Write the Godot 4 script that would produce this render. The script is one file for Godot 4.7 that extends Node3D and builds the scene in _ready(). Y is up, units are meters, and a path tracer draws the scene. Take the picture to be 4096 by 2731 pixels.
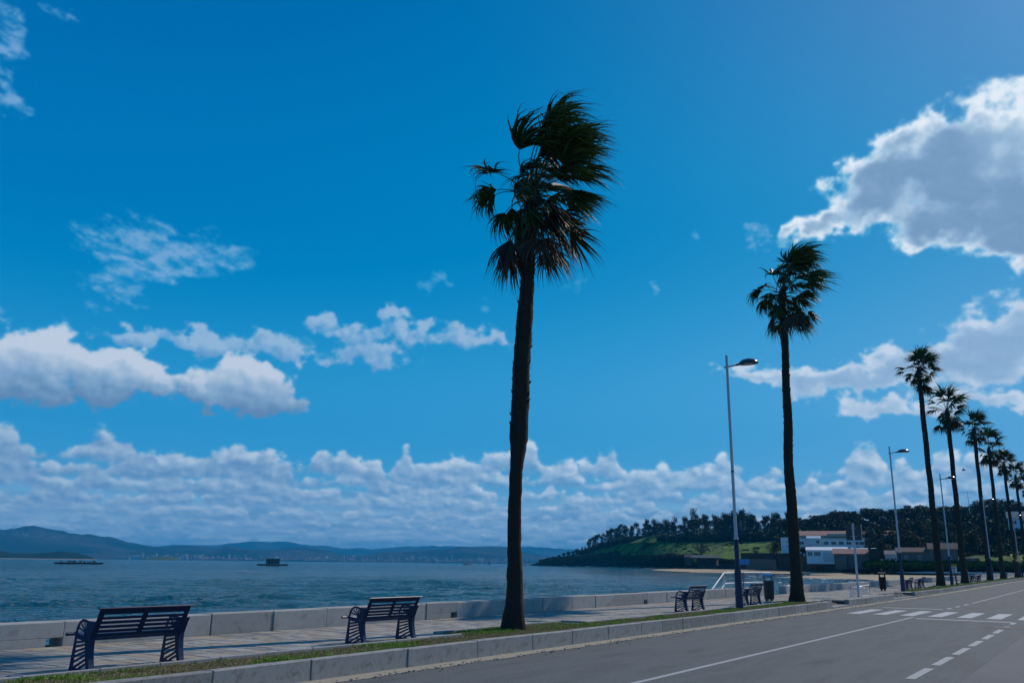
extends Node3D
# Seafront promenade with wind-blown fan palms. World axes: -Z runs along the road, -X is the sea side, y up, metres.

const SEA := -1.5
const SUN_AZ := -12.0      # degrees left of -Z
const SUN_EL := 38.0
const ROAD_X := -10.47     # road face of the kerb
const WALL_X := -15.68     # promenade face of the sea wall
const PAVE_Y := 0.31

var rng := RandomNumberGenerator.new()
var M := {}
var taken := {}
var fine := FastNoiseLite.new()
var broad := FastNoiseLite.new()

# ------------------------------------------------------------------ mesh builder
class MB:
	var v := PackedVector3Array()
	var n := PackedVector3Array()
	var c := PackedColorArray()
	var uv := PackedVector2Array()
	var ix := PackedInt32Array()
	var smooth := false
	var tint := Color.WHITE
	var tinted := false

	func put(p: Vector3, nn := Vector3.UP, t := Vector2.ZERO) -> int:
		v.append(p)
		if smooth:
			n.append(nn)
			uv.append(t)
		if tinted:
			c.append(tint)
		return v.size() - 1

	func tri(a: Vector3, b: Vector3, d: Vector3) -> void:
		var k := v.size()
		var nn := (d - a).cross(b - a).normalized() if smooth else Vector3.UP
		put(a, nn); put(b, nn); put(d, nn)
		ix.append(k); ix.append(k + 1); ix.append(k + 2)

	# corners clockwise as seen from the front
	func quad(a: Vector3, b: Vector3, d: Vector3, e: Vector3) -> void:
		var k := v.size()
		var nn := (d - a).cross(b - a).normalized() if smooth else Vector3.UP
		put(a, nn); put(b, nn); put(d, nn); put(e, nn)
		ix.append(k); ix.append(k + 1); ix.append(k + 2)
		ix.append(k); ix.append(k + 2); ix.append(k + 3)

	# eight corners, order: bottom 0..3 anticlockwise from above, then top
	func hexa(p: Array, closed := true) -> void:
		quad(p[4], p[7], p[6], p[5])
		if closed:
			quad(p[0], p[1], p[2], p[3])
		for i in 4:
			var j := (i + 1) % 4
			quad(p[i], p[i + 4], p[j + 4], p[j])

	func box(at: Vector3, size: Vector3, turn := Basis.IDENTITY, closed := true) -> void:
		var h := size * 0.5
		var p := []
		for y in [-h.y, h.y]:
			for q in [Vector2(-h.x, h.z), Vector2(h.x, h.z), Vector2(h.x, -h.z), Vector2(-h.x, -h.z)]:
				p.append(at + turn * Vector3(q.x, y, q.y))
		hexa(p, closed)

	# box with cut edges, so that corners catch light
	func cbox(at: Vector3, size: Vector3, cut := 0.01, turn := Basis.IDENTITY) -> void:
		var h := size * 0.5
		var s := [-1.0, 1.0]
		# three vertices at each corner, one on each face
		var P := {}
		for x in s:
			for y in s:
				for z in s:
					P[[x, y, z, 0]] = at + turn * Vector3(x * h.x, y * (h.y - cut), z * (h.z - cut))
					P[[x, y, z, 1]] = at + turn * Vector3(x * (h.x - cut), y * h.y, z * (h.z - cut))
					P[[x, y, z, 2]] = at + turn * Vector3(x * (h.x - cut), y * (h.y - cut), z * h.z)
		for x in s:
			face(P[[x, -1.0, -1.0, 0]], P[[x, 1.0, -1.0, 0]], P[[x, 1.0, 1.0, 0]], P[[x, -1.0, 1.0, 0]], at)
			face(P[[-1.0, x, -1.0, 1]], P[[1.0, x, -1.0, 1]], P[[1.0, x, 1.0, 1]], P[[-1.0, x, 1.0, 1]], at)
			face(P[[-1.0, -1.0, x, 2]], P[[1.0, -1.0, x, 2]], P[[1.0, 1.0, x, 2]], P[[-1.0, 1.0, x, 2]], at)
			for y in s:
				face(P[[x, y, -1.0, 0]], P[[x, y, 1.0, 0]], P[[x, y, 1.0, 1]], P[[x, y, -1.0, 1]], at)
				face(P[[x, -1.0, y, 0]], P[[x, 1.0, y, 0]], P[[x, 1.0, y, 2]], P[[x, -1.0, y, 2]], at)
				face(P[[-1.0, x, y, 1]], P[[1.0, x, y, 1]], P[[1.0, x, y, 2]], P[[-1.0, x, y, 2]], at)

	func face(a: Vector3, b: Vector3, d: Vector3, e: Vector3, inside: Vector3) -> void:
		var nn := (d - a).cross(b - a)
		if nn.dot((a + b + d + e) * 0.25 - inside) >= 0.0:
			quad(a, b, d, e)
		else:
			quad(a, e, d, b)

	# a bar of rectangular section between two points; w across (towards side), t along the other axis
	func bar(a: Vector3, b: Vector3, w: float, t: float, side := Vector3.UP) -> void:
		var d := (b - a)
		var l := d.length()
		if l < 1e-5:
			return
		d /= l
		var s := (side - d * side.dot(d)).normalized()
		var o := d.cross(s).normalized()
		box((a + b) * 0.5, Vector3(w, l, t), Basis(s, d, s.cross(d)))

	func tube(path: Array, radii: Array, sides := 8, cap := true) -> void:
		var was := smooth
		smooth = true
		var k0 := v.size()
		var m := path.size()
		var up := Vector3(0.31, 0.2, 0.93)
		for i in m:
			var d: Vector3 = (path[min(i + 1, m - 1)] - path[max(i - 1, 0)]).normalized()
			if absf(d.dot(up)) > 0.95:
				up = Vector3(0.9, 0.1, -0.4)
			var a := d.cross(up).normalized()
			var b := a.cross(d).normalized()
			up = b
			for s in sides + 1:
				var g := TAU * s / sides
				var r := a * cos(g) + b * sin(g)
				put(path[i] + r * radii[i], r, Vector2(float(s) / sides, float(i)))
		for i in m - 1:
			for s in sides:
				var q := k0 + i * (sides + 1) + s
				var w := q + sides + 1
				ix.append(q); ix.append(q + 1); ix.append(w + 1)
				ix.append(q); ix.append(w + 1); ix.append(w)
		if cap:
			for e: int in [0, m - 1]:
				var d: Vector3 = (path[min(e + 1, m - 1)] - path[max(e - 1, 0)]).normalized() * (-1.0 if e == 0 else 1.0)
				var q := put(path[e], d)
				for s in sides:
					var i1 := k0 + e * (sides + 1) + s
					var j := put(v[i1], d)
					var j2 := put(v[i1 + 1], d)
					if e == 0:
						ix.append(q); ix.append(j2); ix.append(j)
					else:
						ix.append(q); ix.append(j); ix.append(j2)
		smooth = was

	# profile of (radius, height) turned about y at 'at', squashed by sx, sz
	func lathe(prof: Array, at := Vector3.ZERO, sides := 24, sx := 1.0, sz := 1.0) -> void:
		var was := smooth
		smooth = true
		var k0 := v.size()
		var m := prof.size()
		for i in m:
			var t: Vector2 = prof[min(i + 1, m - 1)] - prof[max(i - 1, 0)]
			for s in sides + 1:
				var g := TAU * s / sides
				var nn := Vector3(-cos(g) * t.y, t.x, -sin(g) * t.y).normalized()
				put(at + Vector3(prof[i].x * cos(g) * sx, prof[i].y, prof[i].x * sin(g) * sz), nn)
		for i in m - 1:
			for s in sides:
				var q := k0 + i * (sides + 1) + s
				var w := q + sides + 1
				ix.append(q); ix.append(w + 1); ix.append(q + 1)
				ix.append(q); ix.append(w); ix.append(w + 1)
		smooth = was

	# flat outline in the plane (u, w) at origin o, pushed along d by t
	func plate(pts: PackedVector2Array, o: Vector3, u: Vector3, w: Vector3, d: Vector3) -> void:
		var q := Geometry2D.triangulate_polygon(pts)
		for i in range(0, q.size(), 3):
			var a := o + u * pts[q[i]].x + w * pts[q[i]].y
			var b := o + u * pts[q[i + 1]].x + w * pts[q[i + 1]].y
			var e := o + u * pts[q[i + 2]].x + w * pts[q[i + 2]].y
			if (e - a).cross(b - a).dot(d) > 0:
				tri(a + d, b + d, e + d); tri(a, e, b)
			else:
				tri(a + d, e + d, b + d); tri(a, b, e)
		var cen := Vector2.ZERO
		for p in pts:
			cen += p / pts.size()
		for i in pts.size():
			var j := (i + 1) % pts.size()
			var a := o + u * pts[i].x + w * pts[i].y
			var b := o + u * pts[j].x + w * pts[j].y
			quad(a, a + d, b + d, b)

	func mesh(m: Material = null) -> ArrayMesh:
		var out := ArrayMesh.new()
		add_to(out, m)
		return out

	func add_to(out: ArrayMesh, m: Material) -> void:
		if v.is_empty():
			return
		var a := []
		a.resize(Mesh.ARRAY_MAX)
		a[Mesh.ARRAY_VERTEX] = v
		if n.size() == v.size():
			a[Mesh.ARRAY_NORMAL] = n
		if c.size() == v.size():
			a[Mesh.ARRAY_COLOR] = c
		if uv.size() == v.size():
			a[Mesh.ARRAY_TEX_UV] = uv
		a[Mesh.ARRAY_INDEX] = ix
		out.add_surface_from_arrays(Mesh.PRIMITIVE_TRIANGLES, a)
		if m:
			out.surface_set_material(out.get_surface_count() - 1, m)

# ------------------------------------------------------------------ scene helpers
func numbered(called: String) -> String:
	var k: int = taken.get(called, 0)
	taken[called] = k + 1
	return called if k == 0 else "%s_%03d" % [called, k]

func part(called: String, mesh: Mesh, m: Material, parent: Node, at := Transform3D.IDENTITY) -> MeshInstance3D:
	var o := MeshInstance3D.new()
	o.name = called if parent != self else numbered(called)
	o.mesh = mesh
	if m:
		o.material_override = m
	o.transform = at
	parent.add_child(o, true)
	return o

func thing(called: String, label: String, category: String, at := Vector3.ZERO, turn := 0.0, group := "") -> Node3D:
	var o := Node3D.new()
	o.name = numbered(called)
	add_child(o)
	o.position = at
	o.rotation.y = turn
	tag(o, label, category, group)
	return o

func tag(o: Node, label := "", category := "", group := "", kind := "") -> Node:
	if label: o.set_meta("label", label)
	if category: o.set_meta("category", category)
	if group: o.set_meta("group", group)
	if kind: o.set_meta("kind", kind)
	return o

func copy(o: Node3D, called: String, label: String, at: Vector3, turn := 0.0) -> Node3D:
	var r: Node3D = o.duplicate()
	r.name = numbered(called)
	add_child(r)
	r.position = at
	r.rotation.y = turn
	r.set_meta("label", label)
	return r

func structure(called: String, mesh: Mesh, m: Material) -> MeshInstance3D:
	var o := part(called, mesh, m, self)
	o.set_meta("kind", "structure")
	return o

func srgb(l: Color) -> Color:
	return l.linear_to_srgb()

func lin(r: float, g: float, b: float) -> Color:
	return Color(r, g, b).linear_to_srgb()

# place at compass angle az (degrees left of -Z), d metres from the origin of the world
func pol(az: float, d: float, y := 0.0) -> Vector3:
	var a := deg_to_rad(az)
	return Vector3(-sin(a) * d, y, -cos(a) * d)

# the street climbs very gently further on
func rise(z: float) -> float:
	return 0.3 * smoothstep(50.0, 160.0, -z)

# noise picture between two linear colours
func noise_tex(size: int, freq: float, cols: Array, octaves := 4, seed_ := 1, kind := FastNoiseLite.TYPE_SIMPLEX_SMOOTH) -> NoiseTexture2D:
	var f := FastNoiseLite.new()
	f.noise_type = kind
	f.seed = seed_
	f.frequency = freq
	f.fractal_octaves = octaves
	f.fractal_gain = 0.6
	var t := NoiseTexture2D.new()
	t.width = size
	t.height = size
	t.seamless = true
	t.noise = f
	if cols.size():
		var g := Gradient.new()
		var offs := PackedFloat32Array()
		var cc := PackedColorArray()
		for i in cols.size():
			offs.append(float(i) / (cols.size() - 1))
			cc.append(srgb(cols[i]))
		g.offsets = offs
		g.colors = cc
		t.color_ramp = g
	return t

# matt mineral or painted surface: fine grain in world space, a broad pattern over it, relief
func surf(called: String, cols: Array, metres: float, rough := 0.9, bump_cm := 0.0, broad_metres := 0.0, broad_cols := [], freq := 0.02, spec := 0.35, octaves := 5) -> StandardMaterial3D:
	var m := StandardMaterial3D.new()
	m.resource_name = called
	m.roughness = rough
	m.metallic_specular = spec
	m.uv1_triplanar = true
	m.uv1_world_triplanar = true
	m.uv1_scale = Vector3.ONE / metres
	m.albedo_texture = noise_tex(512, freq, cols, octaves, called.hash() % 1000)
	if bump_cm > 0.0:
		m.heightmap_enabled = true
		m.heightmap_scale = bump_cm
		m.heightmap_texture = noise_tex(512, freq, [], octaves, called.hash() % 1000)
	if broad_metres > 0.0:
		m.detail_enabled = true
		m.detail_blend_mode = BaseMaterial3D.BLEND_MODE_MUL
		m.detail_uv_layer = BaseMaterial3D.DETAIL_UV_2
		m.uv2_triplanar = true
		m.uv2_world_triplanar = true
		m.uv2_scale = Vector3.ONE / broad_metres
		m.detail_albedo = noise_tex(512, 0.012, broad_cols, 4, called.hash() % 777)
	return m

func plain(called: String, c: Color, rough := 0.6, metal := 0.0, spec := 0.5) -> StandardMaterial3D:
	var m := StandardMaterial3D.new()
	m.resource_name = called
	m.albedo_color = srgb(c)
	m.roughness = rough
	m.metallic = metal
	m.metallic_specular = spec
	return m

func tinted(called: String, rough := 0.9, spec := 0.3, back := Color.BLACK) -> StandardMaterial3D:
	var m := StandardMaterial3D.new()
	m.resource_name = called
	m.vertex_color_use_as_albedo = true
	m.roughness = rough
	m.metallic_specular = spec
	if back != Color.BLACK:
		m.backlight_enabled = true
		m.backlight = srgb(back)
	return m

func rf(a: float, b: float) -> float:
	return rng.randf_range(a, b)

func jitter(c: Color, k: float) -> Color:
	var f := 1.0 + rf(-k, k)
	return Color(c.r * f, c.g * f * (1.0 + rf(-k, k) * 0.3), c.b * f)

# ------------------------------------------------------------------ sky
var sky_soft := FastNoiseLite.new()
var sky_puff := FastNoiseLite.new()
var sky_wisp := FastNoiseLite.new()
var sky_row := FastNoiseLite.new()
var sky_warp := FastNoiseLite.new()
var sky_rows := []
# each cloud: [kind, blobs of (az, el, half width, half height) in degrees]
var clouds := [
	[0, [[11.2, 22.7, 2.3, 1.5], [8.9, 23.9, 2.5, 1.9], [6.0, 24.1, 3.4, 2.8], [2.8, 24.5, 3.4, 3.2], [5.8, 21.4, 4.2, 2.6], [3.4, 19.9, 3.2, 2.4], [-0.8, 22.8, 4.0, 4.4], [-0.6, 19.8, 3.6, 3.0], [10.4, 21.5, 2.6, 1.2], [13.4, 21.0, 2.0, 0.8], [15.8, 20.6, 1.3, 0.5], [1.6, 18.3, 2.4, 1.5], [7.2, 19.9, 2.4, 1.3]]],
	[1, [[18.2, 11.95, 1.9, 0.75], [16.0, 11.5, 2.2, 0.85], [13.6, 11.2, 2.6, 1.15], [11.3, 11.3, 2.6, 1.2], [9.0, 11.8, 2.6, 1.4], [6.3, 12.0, 2.9, 1.8], [4.3, 12.5, 2.8, 2.2], [2.2, 12.8, 3.2, 2.6], [-1.5, 12.9, 4.0, 2.8], [11.8, 9.7, 2.0, 0.5], [9.6, 9.4, 2.2, 0.6], [6.1, 9.7, 2.2, 0.6], [4.0, 9.4, 1.7, 0.6]]],
	[2, [[64.4, 11.4, 2.6, 1.5], [62.4, 11.8, 2.0, 1.6], [60.9, 11.3, 1.7, 1.2], [64.6, 9.6, 3.0, 1.2], [61.3, 9.5, 2.4, 0.9], [58.4, 11.3, 1.9, 1.2], [56.6, 10.6, 2.2, 0.9], [59.5, 10.5, 2.0, 0.9], [66.8, 10.6, 2.4, 1.6]]],
	[2, [[53.4, 10.9, 2.0, 1.2], [51.6, 11.5, 1.8, 1.3], [50.0, 11.3, 1.6, 1.2], [52.0, 9.9, 2.7, 1.2], [50.0, 9.9, 1.9, 1.2], [54.0, 10.0, 1.9, 0.8]]],
	[3, [[59.7, 13.1, 2.6, 0.7], [56.8, 13.3, 2.8, 0.75], [53.8, 13.2, 3.0, 0.8], [51.2, 13.9, 1.6, 0.6], [49.1, 13.4, 2.6, 0.9]]],
	[3, [[46.8, 14.9, 1.5, 0.55], [45.0, 14.0, 2.4, 0.9], [43.4, 15.0, 1.9, 0.9], [42.4, 15.8, 1.0, 0.6], [40.0, 14.7, 2.3, 0.9], [37.4, 14.9, 1.9, 0.75], [35.4, 14.5, 1.7, 0.5], [46.6, 12.9, 1.8, 0.5], [42.4, 13.3, 2.2, 0.7]]],
	[4, [[61.0, 18.8, 1.8, 1.1], [58.8, 19.5, 2.3, 1.3], [58.0, 18.5, 2.8, 1.3], [55.9, 18.9, 2.8, 1.4], [53.6, 18.8, 2.4, 1.0], [59.5, 17.4, 2.4, 0.9], [56.6, 17.8, 2.6, 0.9], [60.3, 16.2, 2.0, 0.7], [59.2, 15.6, 1.2, 0.5]]],
	[4, [[68.3, 29.4, 1.4, 1.7], [67.6, 28.6, 1.0, 1.0], [68.0, 26.6, 1.3, 1.5], [67.1, 25.4, 0.9, 0.7], [65.7, 30.9, 1.4, 0.6], [70.5, 27.5, 2.0, 2.6]]],
	[5, [[39.7, 18.2, 1.1, 0.5], [35.8, 16.7, 0.7, 0.35], [29.5, 18.3, 1.1, 0.45], [21.1, 21.4, 0.5, 0.6], [17.3, 21.0, 0.8, 0.45], [17.4, 20.1, 0.7, 0.4], [24.0, 18.0, 0.6, 0.3], [66.0, 13.6, 0.8, 0.4], [60.4, 14.6, 1.0, 0.3]]],
]
var cloud_boxes := []
var sky_lines := []
var sky_lines_low := []

func sky_setup() -> void:
	sky_soft.seed = 11; sky_soft.frequency = 0.16; sky_soft.fractal_octaves = 6; sky_soft.fractal_gain = 0.58; sky_soft.noise_type = FastNoiseLite.TYPE_SIMPLEX_SMOOTH
	sky_puff.seed = 5; sky_puff.frequency = 0.42; sky_puff.fractal_octaves = 4; sky_puff.noise_type = FastNoiseLite.TYPE_CELLULAR
	sky_puff.cellular_return_type = FastNoiseLite.RETURN_DISTANCE; sky_puff.fractal_gain = 0.5
	sky_wisp.seed = 23; sky_wisp.frequency = 0.3; sky_wisp.fractal_octaves = 5; sky_wisp.noise_type = FastNoiseLite.TYPE_SIMPLEX_SMOOTH; sky_wisp.fractal_gain = 0.6
	sky_wisp.domain_warp_enabled = true; sky_wisp.domain_warp_amplitude = 3.0; sky_wisp.domain_warp_frequency = 0.15
	sky_row.seed = 41; sky_row.frequency = 1.0; sky_row.fractal_octaves = 3; sky_row.noise_type = FastNoiseLite.TYPE_SIMPLEX_SMOOTH
	sky_warp.seed = 77; sky_warp.frequency = 0.35; sky_warp.fractal_octaves = 5; sky_warp.fractal_gain = 0.55; sky_warp.noise_type = FastNoiseLite.TYPE_SIMPLEX_SMOOTH
	for g in clouds:
		var lo := Vector2(1e9, 1e9)
		var hi := -lo
		for b in g[1]:
			lo = lo.min(Vector2(b[0] - b[2] * 1.3 - 0.8, b[1] - b[3] * 1.3 - 0.6))
			hi = hi.max(Vector2(b[0] + b[2] * 1.3 + 0.8, b[1] + b[3] * 1.3 + 0.6))
		cloud_boxes.append([lo, hi])
	# rows of fair-weather cumulus, low ones far away: [base, thickness, pattern width, shift, gap]
	for r in [[0.45, 0.45, 1.2, 3.1, 0.65], [0.75, 0.5, 1.4, 9.7, 0.6], [1.1, 0.55, 1.7, 17.3, 0.55], [1.5, 0.65, 2.0, 23.9, 0.5], [1.95, 0.8, 2.3, 31.1, 0.5], [2.5, 0.95, 2.9, 38.3, 0.35], [3.15, 1.1, 3.4, 47.9, 0.33], [3.9, 1.35, 3.9, 55.3, 0.33], [4.7, 1.6, 4.4, 64.9, 0.38], [5.5, 1.9, 4.4, 71.3, 0.6]]:
		sky_rows.append(r)

# metaball field of one cloud with its ragged noise
func cloud_field(g: Array, az: float, el: float) -> float:
	var f := 0.0
	for b in g[1]:
		var dx: float = (az - b[0]) / b[2]
		var dy: float = (el - b[1]) / b[3]
		var d := dx * dx + dy * dy
		if d < 1.7:
			d = 1.0 - d / 1.7
			f += d * d
	return f

func mixv(a: Vector3, b: Vector3, t: float) -> Vector3:
	return a + (b - a) * t

func sky_color(azw: float, el: float, detail: bool) -> Vector3:
	# colours here are what the eye sees (sRGB, 0..1)
	var e := clampf(el, 0.0, 90.0)
	var c := mixv(Vector3(0.40, 0.66, 0.85), Vector3(0.17, 0.575, 0.805), smoothstep(0.0, 9.0, e))
	c = mixv(c, Vector3(-0.09, 0.46, 0.72), smoothstep(9.0, 23.0, e))
	c = mixv(c, Vector3(-0.11, 0.375, 0.65), smoothstep(20.0, 40.0, e))
	c = mixv(c, Vector3(0.0, 0.33, 0.60), smoothstep(40.0, 90.0, e))
	var ca := cos(deg_to_rad(el)) * cos(deg_to_rad(SUN_EL)) * cos(deg_to_rad(azw - SUN_AZ)) + sin(deg_to_rad(el)) * sin(deg_to_rad(SUN_EL))
	var ang := rad_to_deg(acos(clampf(ca, -1.0, 1.0)))
	var glow := exp(-ang * ang / 1500.0)
	c += Vector3(0.48 * exp(-ang * ang / 1050.0), 0.155 * glow, 0.105 * glow) + Vector3(0.25, 0.25, 0.2) * exp(-ang * ang / 60.0)
	c = c.max(Vector3(0.0, 0.0, 0.0))
	# the pattern of clouds goes on round the compass
	var az := fposmod(azw + 15.0, 90.0) - 15.0
	for i in range(clouds.size() - 1, -1, -1):
		var bx: Array = cloud_boxes[i]
		if az < bx[0].x or az > bx[1].x or el < bx[0].y or el > bx[1].y:
			continue
		var g: Array = clouds[i]
		var kind: int = g[0]
		# ragged outlines: look the field up at a place pushed about by noise
		var wa := sky_warp.get_noise_2d(az * 1.0, el * 1.3)
		var wb := sky_warp.get_noise_2d(az * 1.0 + 300.0, el * 1.3)
		var f := cloud_field(g, az + wa * 1.3, el + wb * 0.9)
		if f <= 0.0:
			continue
		var ff := 1.0 - exp(-f * 1.5)
		if kind >= 4:
			# thin torn veil, drawn out along the wind
			var w := sky_wisp.get_noise_2d(az * 1.1 + el * 1.4, el * 3.4 - az * 1.1)
			var w2 := sky_soft.get_noise_2d(az * 4.0 + el * 3.0, el * 9.0 - az * 3.0)
			var a := smoothstep(0.1, 1.15, ff * 0.95 + w * 0.85 + w2 * 0.35 - 0.1) * (0.78 if kind == 4 else 0.6) * smoothstep(0.0, 0.35, f)
			c = mixv(c, Vector3(0.56, 0.69, 0.86) + Vector3(0.2, 0.12, 0.06) * glow, a)
			continue
		var n := sky_soft.get_noise_2d(az * 2.0, el * 2.6)
		var pf := sky_puff.get_noise_2d(az * 1.7 + n * 0.5, el * 2.1 + n * 0.4)
		var sh := 0.3
		var n2 := sky_soft.get_noise_2d((az - sh) * 2.0, (el + sh) * 2.6)
		var pf2 := sky_puff.get_noise_2d((az - sh) * 1.7 + n2 * 0.5, (el + sh) * 2.1 + n2 * 0.4)
		var amp := 0.85 if kind != 3 else 1.15
		amp *= 1.0 - 0.65 * smoothstep(0.5, 1.5, f)
		var d := ff + n * amp - pf * 0.3 - 0.36
		if d <= 0.0:
			continue
		var f2 := cloud_field(g, az - 0.5 + wa * 1.3, el + 0.5 + wb * 0.9)
		var ff2 := 1.0 - exp(-f2 * 1.5)
		var a := smoothstep(0.0, 0.46, d)
		var rel := (n - n2) * amp - (pf - pf2) * 0.55 + (ff - ff2) * 0.9
		var lit := clampf(0.55 + rel * 0.95, 0.0, 1.0)
		var bright := Vector3(0.76, 0.82, 0.895)
		var dark := Vector3(0.39, 0.545, 0.71)
		if kind == 0:
			# seen against the light: bright rim, grey heart
			bright = Vector3(0.90, 0.94, 0.98)
			dark = Vector3(0.44, 0.585, 0.74)
			var lf := clampf(1.05 - smoothstep(0.5, 1.55, f + n * 0.55) * 0.95 + smoothstep(5.0, 1.0, az) * smoothstep(21.0, 25.0, el) * 0.4, 0.0, 1.0)
			lit = clampf(lf + rel * (0.12 + 0.3 * lf), 0.0, 1.0)
			a = smoothstep(0.0, 0.62, d)
		elif kind == 1:
			bright = Vector3(0.78, 0.85, 0.93)
			dark = Vector3(0.49, 0.63, 0.78)
			lit = clampf(0.85 - smoothstep(0.5, 1.6, f + n * 0.4) * 0.5 + rel * 0.45, 0.0, 1.0)
		elif kind == 3:
			bright = Vector3(0.64, 0.745, 0.87)
			dark = Vector3(0.44, 0.62, 0.80)
			a = smoothstep(0.0, 0.6, d) * 0.88
		else:
			lit = clampf(lit * 0.7 + (el - 10.4) * 0.34 + 0.08, 0.0, 1.0)
		var mid := dark.lerp(bright, 0.5) + Vector3(-0.05, -0.016, 0.0)
		c = mixv(c, mixv(dark, mid, lit * 2.0) if lit < 0.5 else mixv(mid, bright, lit * 2.0 - 1.0), a)
	if el < 9.5:
		var side := smoothstep(70.0, 15.0, azw) if azw > -60.0 and azw < 120.0 else 0.5
		# far deck: streaks of the same cloud seen edge-on
		var st := sky_soft.get_noise_2d(azw * 0.9, el * 9.0) + 0.4 * sky_soft.get_noise_2d(azw * 3.0 + 50.0, el * 16.0)
		var deck := smoothstep(6.0, 2.2, el + st * 1.5) * 0.88
		c = mixv(c, mixv(Vector3(0.42, 0.60, 0.77), Vector3(0.68, 0.78, 0.88), clampf(0.45 + st * 1.1, 0.0, 1.0)), deck)
		for r in sky_rows:
			var b: float = r[0]
			var th: float = r[1]
			if el < b - 0.3 * th or el > b + 1.5 * th:
				continue
			var sd: float = r[3]
			b += sky_row.get_noise_2d(azw * 0.05, sd * 3.0) * th * 0.35
			var q: float = azw / r[2]
			var t0 := sky_row.get_noise_2d(q * 0.9, sd) * 1.45 + (1.0 - float(r[4])) + (1.0 - side) * 0.25
			var t := th * clampf(t0, -0.3, 1.0)
			var k := 2.9 / th
			var flat := smoothstep(4.2, 1.4, float(r[0]))
			var kx := k * lerpf(1.0, 0.45, flat)
			var nz := sky_soft.get_noise_2d(azw * kx + sd * 7.0, el * k * 1.7)
			var pz := sky_puff.get_noise_2d(azw * kx * 0.8 + sd * 3.0 + nz * 0.6, el * k * 1.2 + nz * 0.5) * lerpf(1.0, 0.55, flat)
			var h := el - b
			var d := (t - h) / th + nz * 0.62 - pz * 0.4 - 0.1
			if d <= 0.0:
				continue
			var base := smoothstep(-0.1, 0.22, h / th + nz * 0.2)
			var a := smoothstep(0.0, 0.26, d) * base
			if a <= 0.0:
				continue
			var s := 0.17 * th
			var nz2 := sky_soft.get_noise_2d((azw - s) * kx + sd * 7.0, (el + s) * k * 1.7)
			var pz2 := sky_puff.get_noise_2d((azw - s) * kx * 0.8 + sd * 3.0 + nz2 * 0.6, (el + s) * k * 1.2 + nz2 * 0.5) * lerpf(1.0, 0.55, flat)
			var rel := (nz - nz2) * 0.8 - (pz - pz2) * 0.75
			var lit := clampf(0.08 + 0.66 * h / maxf(t, 0.35 * th) + rel * 0.95, 0.0, 1.0)
			var bright := mixv(Vector3(0.68, 0.775, 0.87), Vector3(0.83, 0.89, 0.95), side)
			var dark := mixv(Vector3(0.39, 0.565, 0.745), Vector3(0.42, 0.62, 0.80), side)
			var veil := smoothstep(5.0, 0.2, b) * 0.5
			bright = mixv(bright, Vector3(0.66, 0.77, 0.87), veil)
			dark = mixv(dark, Vector3(0.42, 0.61, 0.79), veil)
			c = mixv(c, mixv(dark, bright, lit), a * (0.97 - veil * 0.3))
	return c

func sky_line(y: int, into: Array, w: int, x0: int, x1: int, full: int, y0: int) -> void:
	var row := PackedByteArray()
	row.resize((x1 - x0) * 3)
	var el := 90.0 - (y0 + y + 0.5) / full * 180.0
	var k := 0
	var r := RandomNumberGenerator.new()
	r.seed = y * 77 + full
	for x in range(x0, x1):
		var az := wrapf(-(x + 0.5) / (2.0 * full) * 360.0, -180.0, 180.0)  # the picture's left edge lies towards -Z
		var c := sky_color(az, el, true) * 255.0
		var g := r.randf()
		row[k] = clampi(int(c.x + g), 0, 255)
		row[k + 1] = clampi(int(c.y + g), 0, 255)
		row[k + 2] = clampi(int(c.z + g), 0, 255)
		k += 3
	into[y] = row

func join(rows: Array) -> PackedByteArray:
	var all := PackedByteArray()
	for r in rows:
		all.append_array(r)
	return all

func make_sky() -> ImageTexture:
	sky_setup()
	# whole upper half coarse, the stretch over the bay fine
	sky_lines_low.resize(256)
	var t1 := WorkerThreadPool.add_group_task(func(y): sky_line(y, sky_lines_low, 1024, 0, 1024, 512, 0), 256)
	WorkerThreadPool.wait_for_group_task_completion(t1)
	var low := Image.create_from_data(1024, 256, false, Image.FORMAT_RGB8, join(sky_lines_low))
	low.resize(4096, 1024, Image.INTERPOLATE_BILINEAR)
	var im := Image.create(4096, 2048, false, Image.FORMAT_RGB8)
	im.fill(Color(0.22, 0.38, 0.48))
	im.blit_rect(low, Rect2i(0, 0, 4096, 1024), Vector2i.ZERO)
	var x0 := 3254
	var x1 := 4166
	var y0 := 560
	sky_lines.resize(1024 - y0)
	var t2 := WorkerThreadPool.add_group_task(func(y): sky_line(y, sky_lines, 0, x0, x1, 2048, y0), 1024 - y0)
	WorkerThreadPool.wait_for_group_task_completion(t2)
	var hi := Image.create_from_data(x1 - x0, 1024 - y0, false, Image.FORMAT_RGB8, join(sky_lines))
	im.blit_rect(hi, Rect2i(0, 0, 4096 - x0, 1024 - y0), Vector2i(x0, y0))
	im.blit_rect(hi, Rect2i(4096 - x0, 0, x1 - 4096, 1024 - y0), Vector2i(0, y0))
	return ImageTexture.create_from_image(im)

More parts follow.
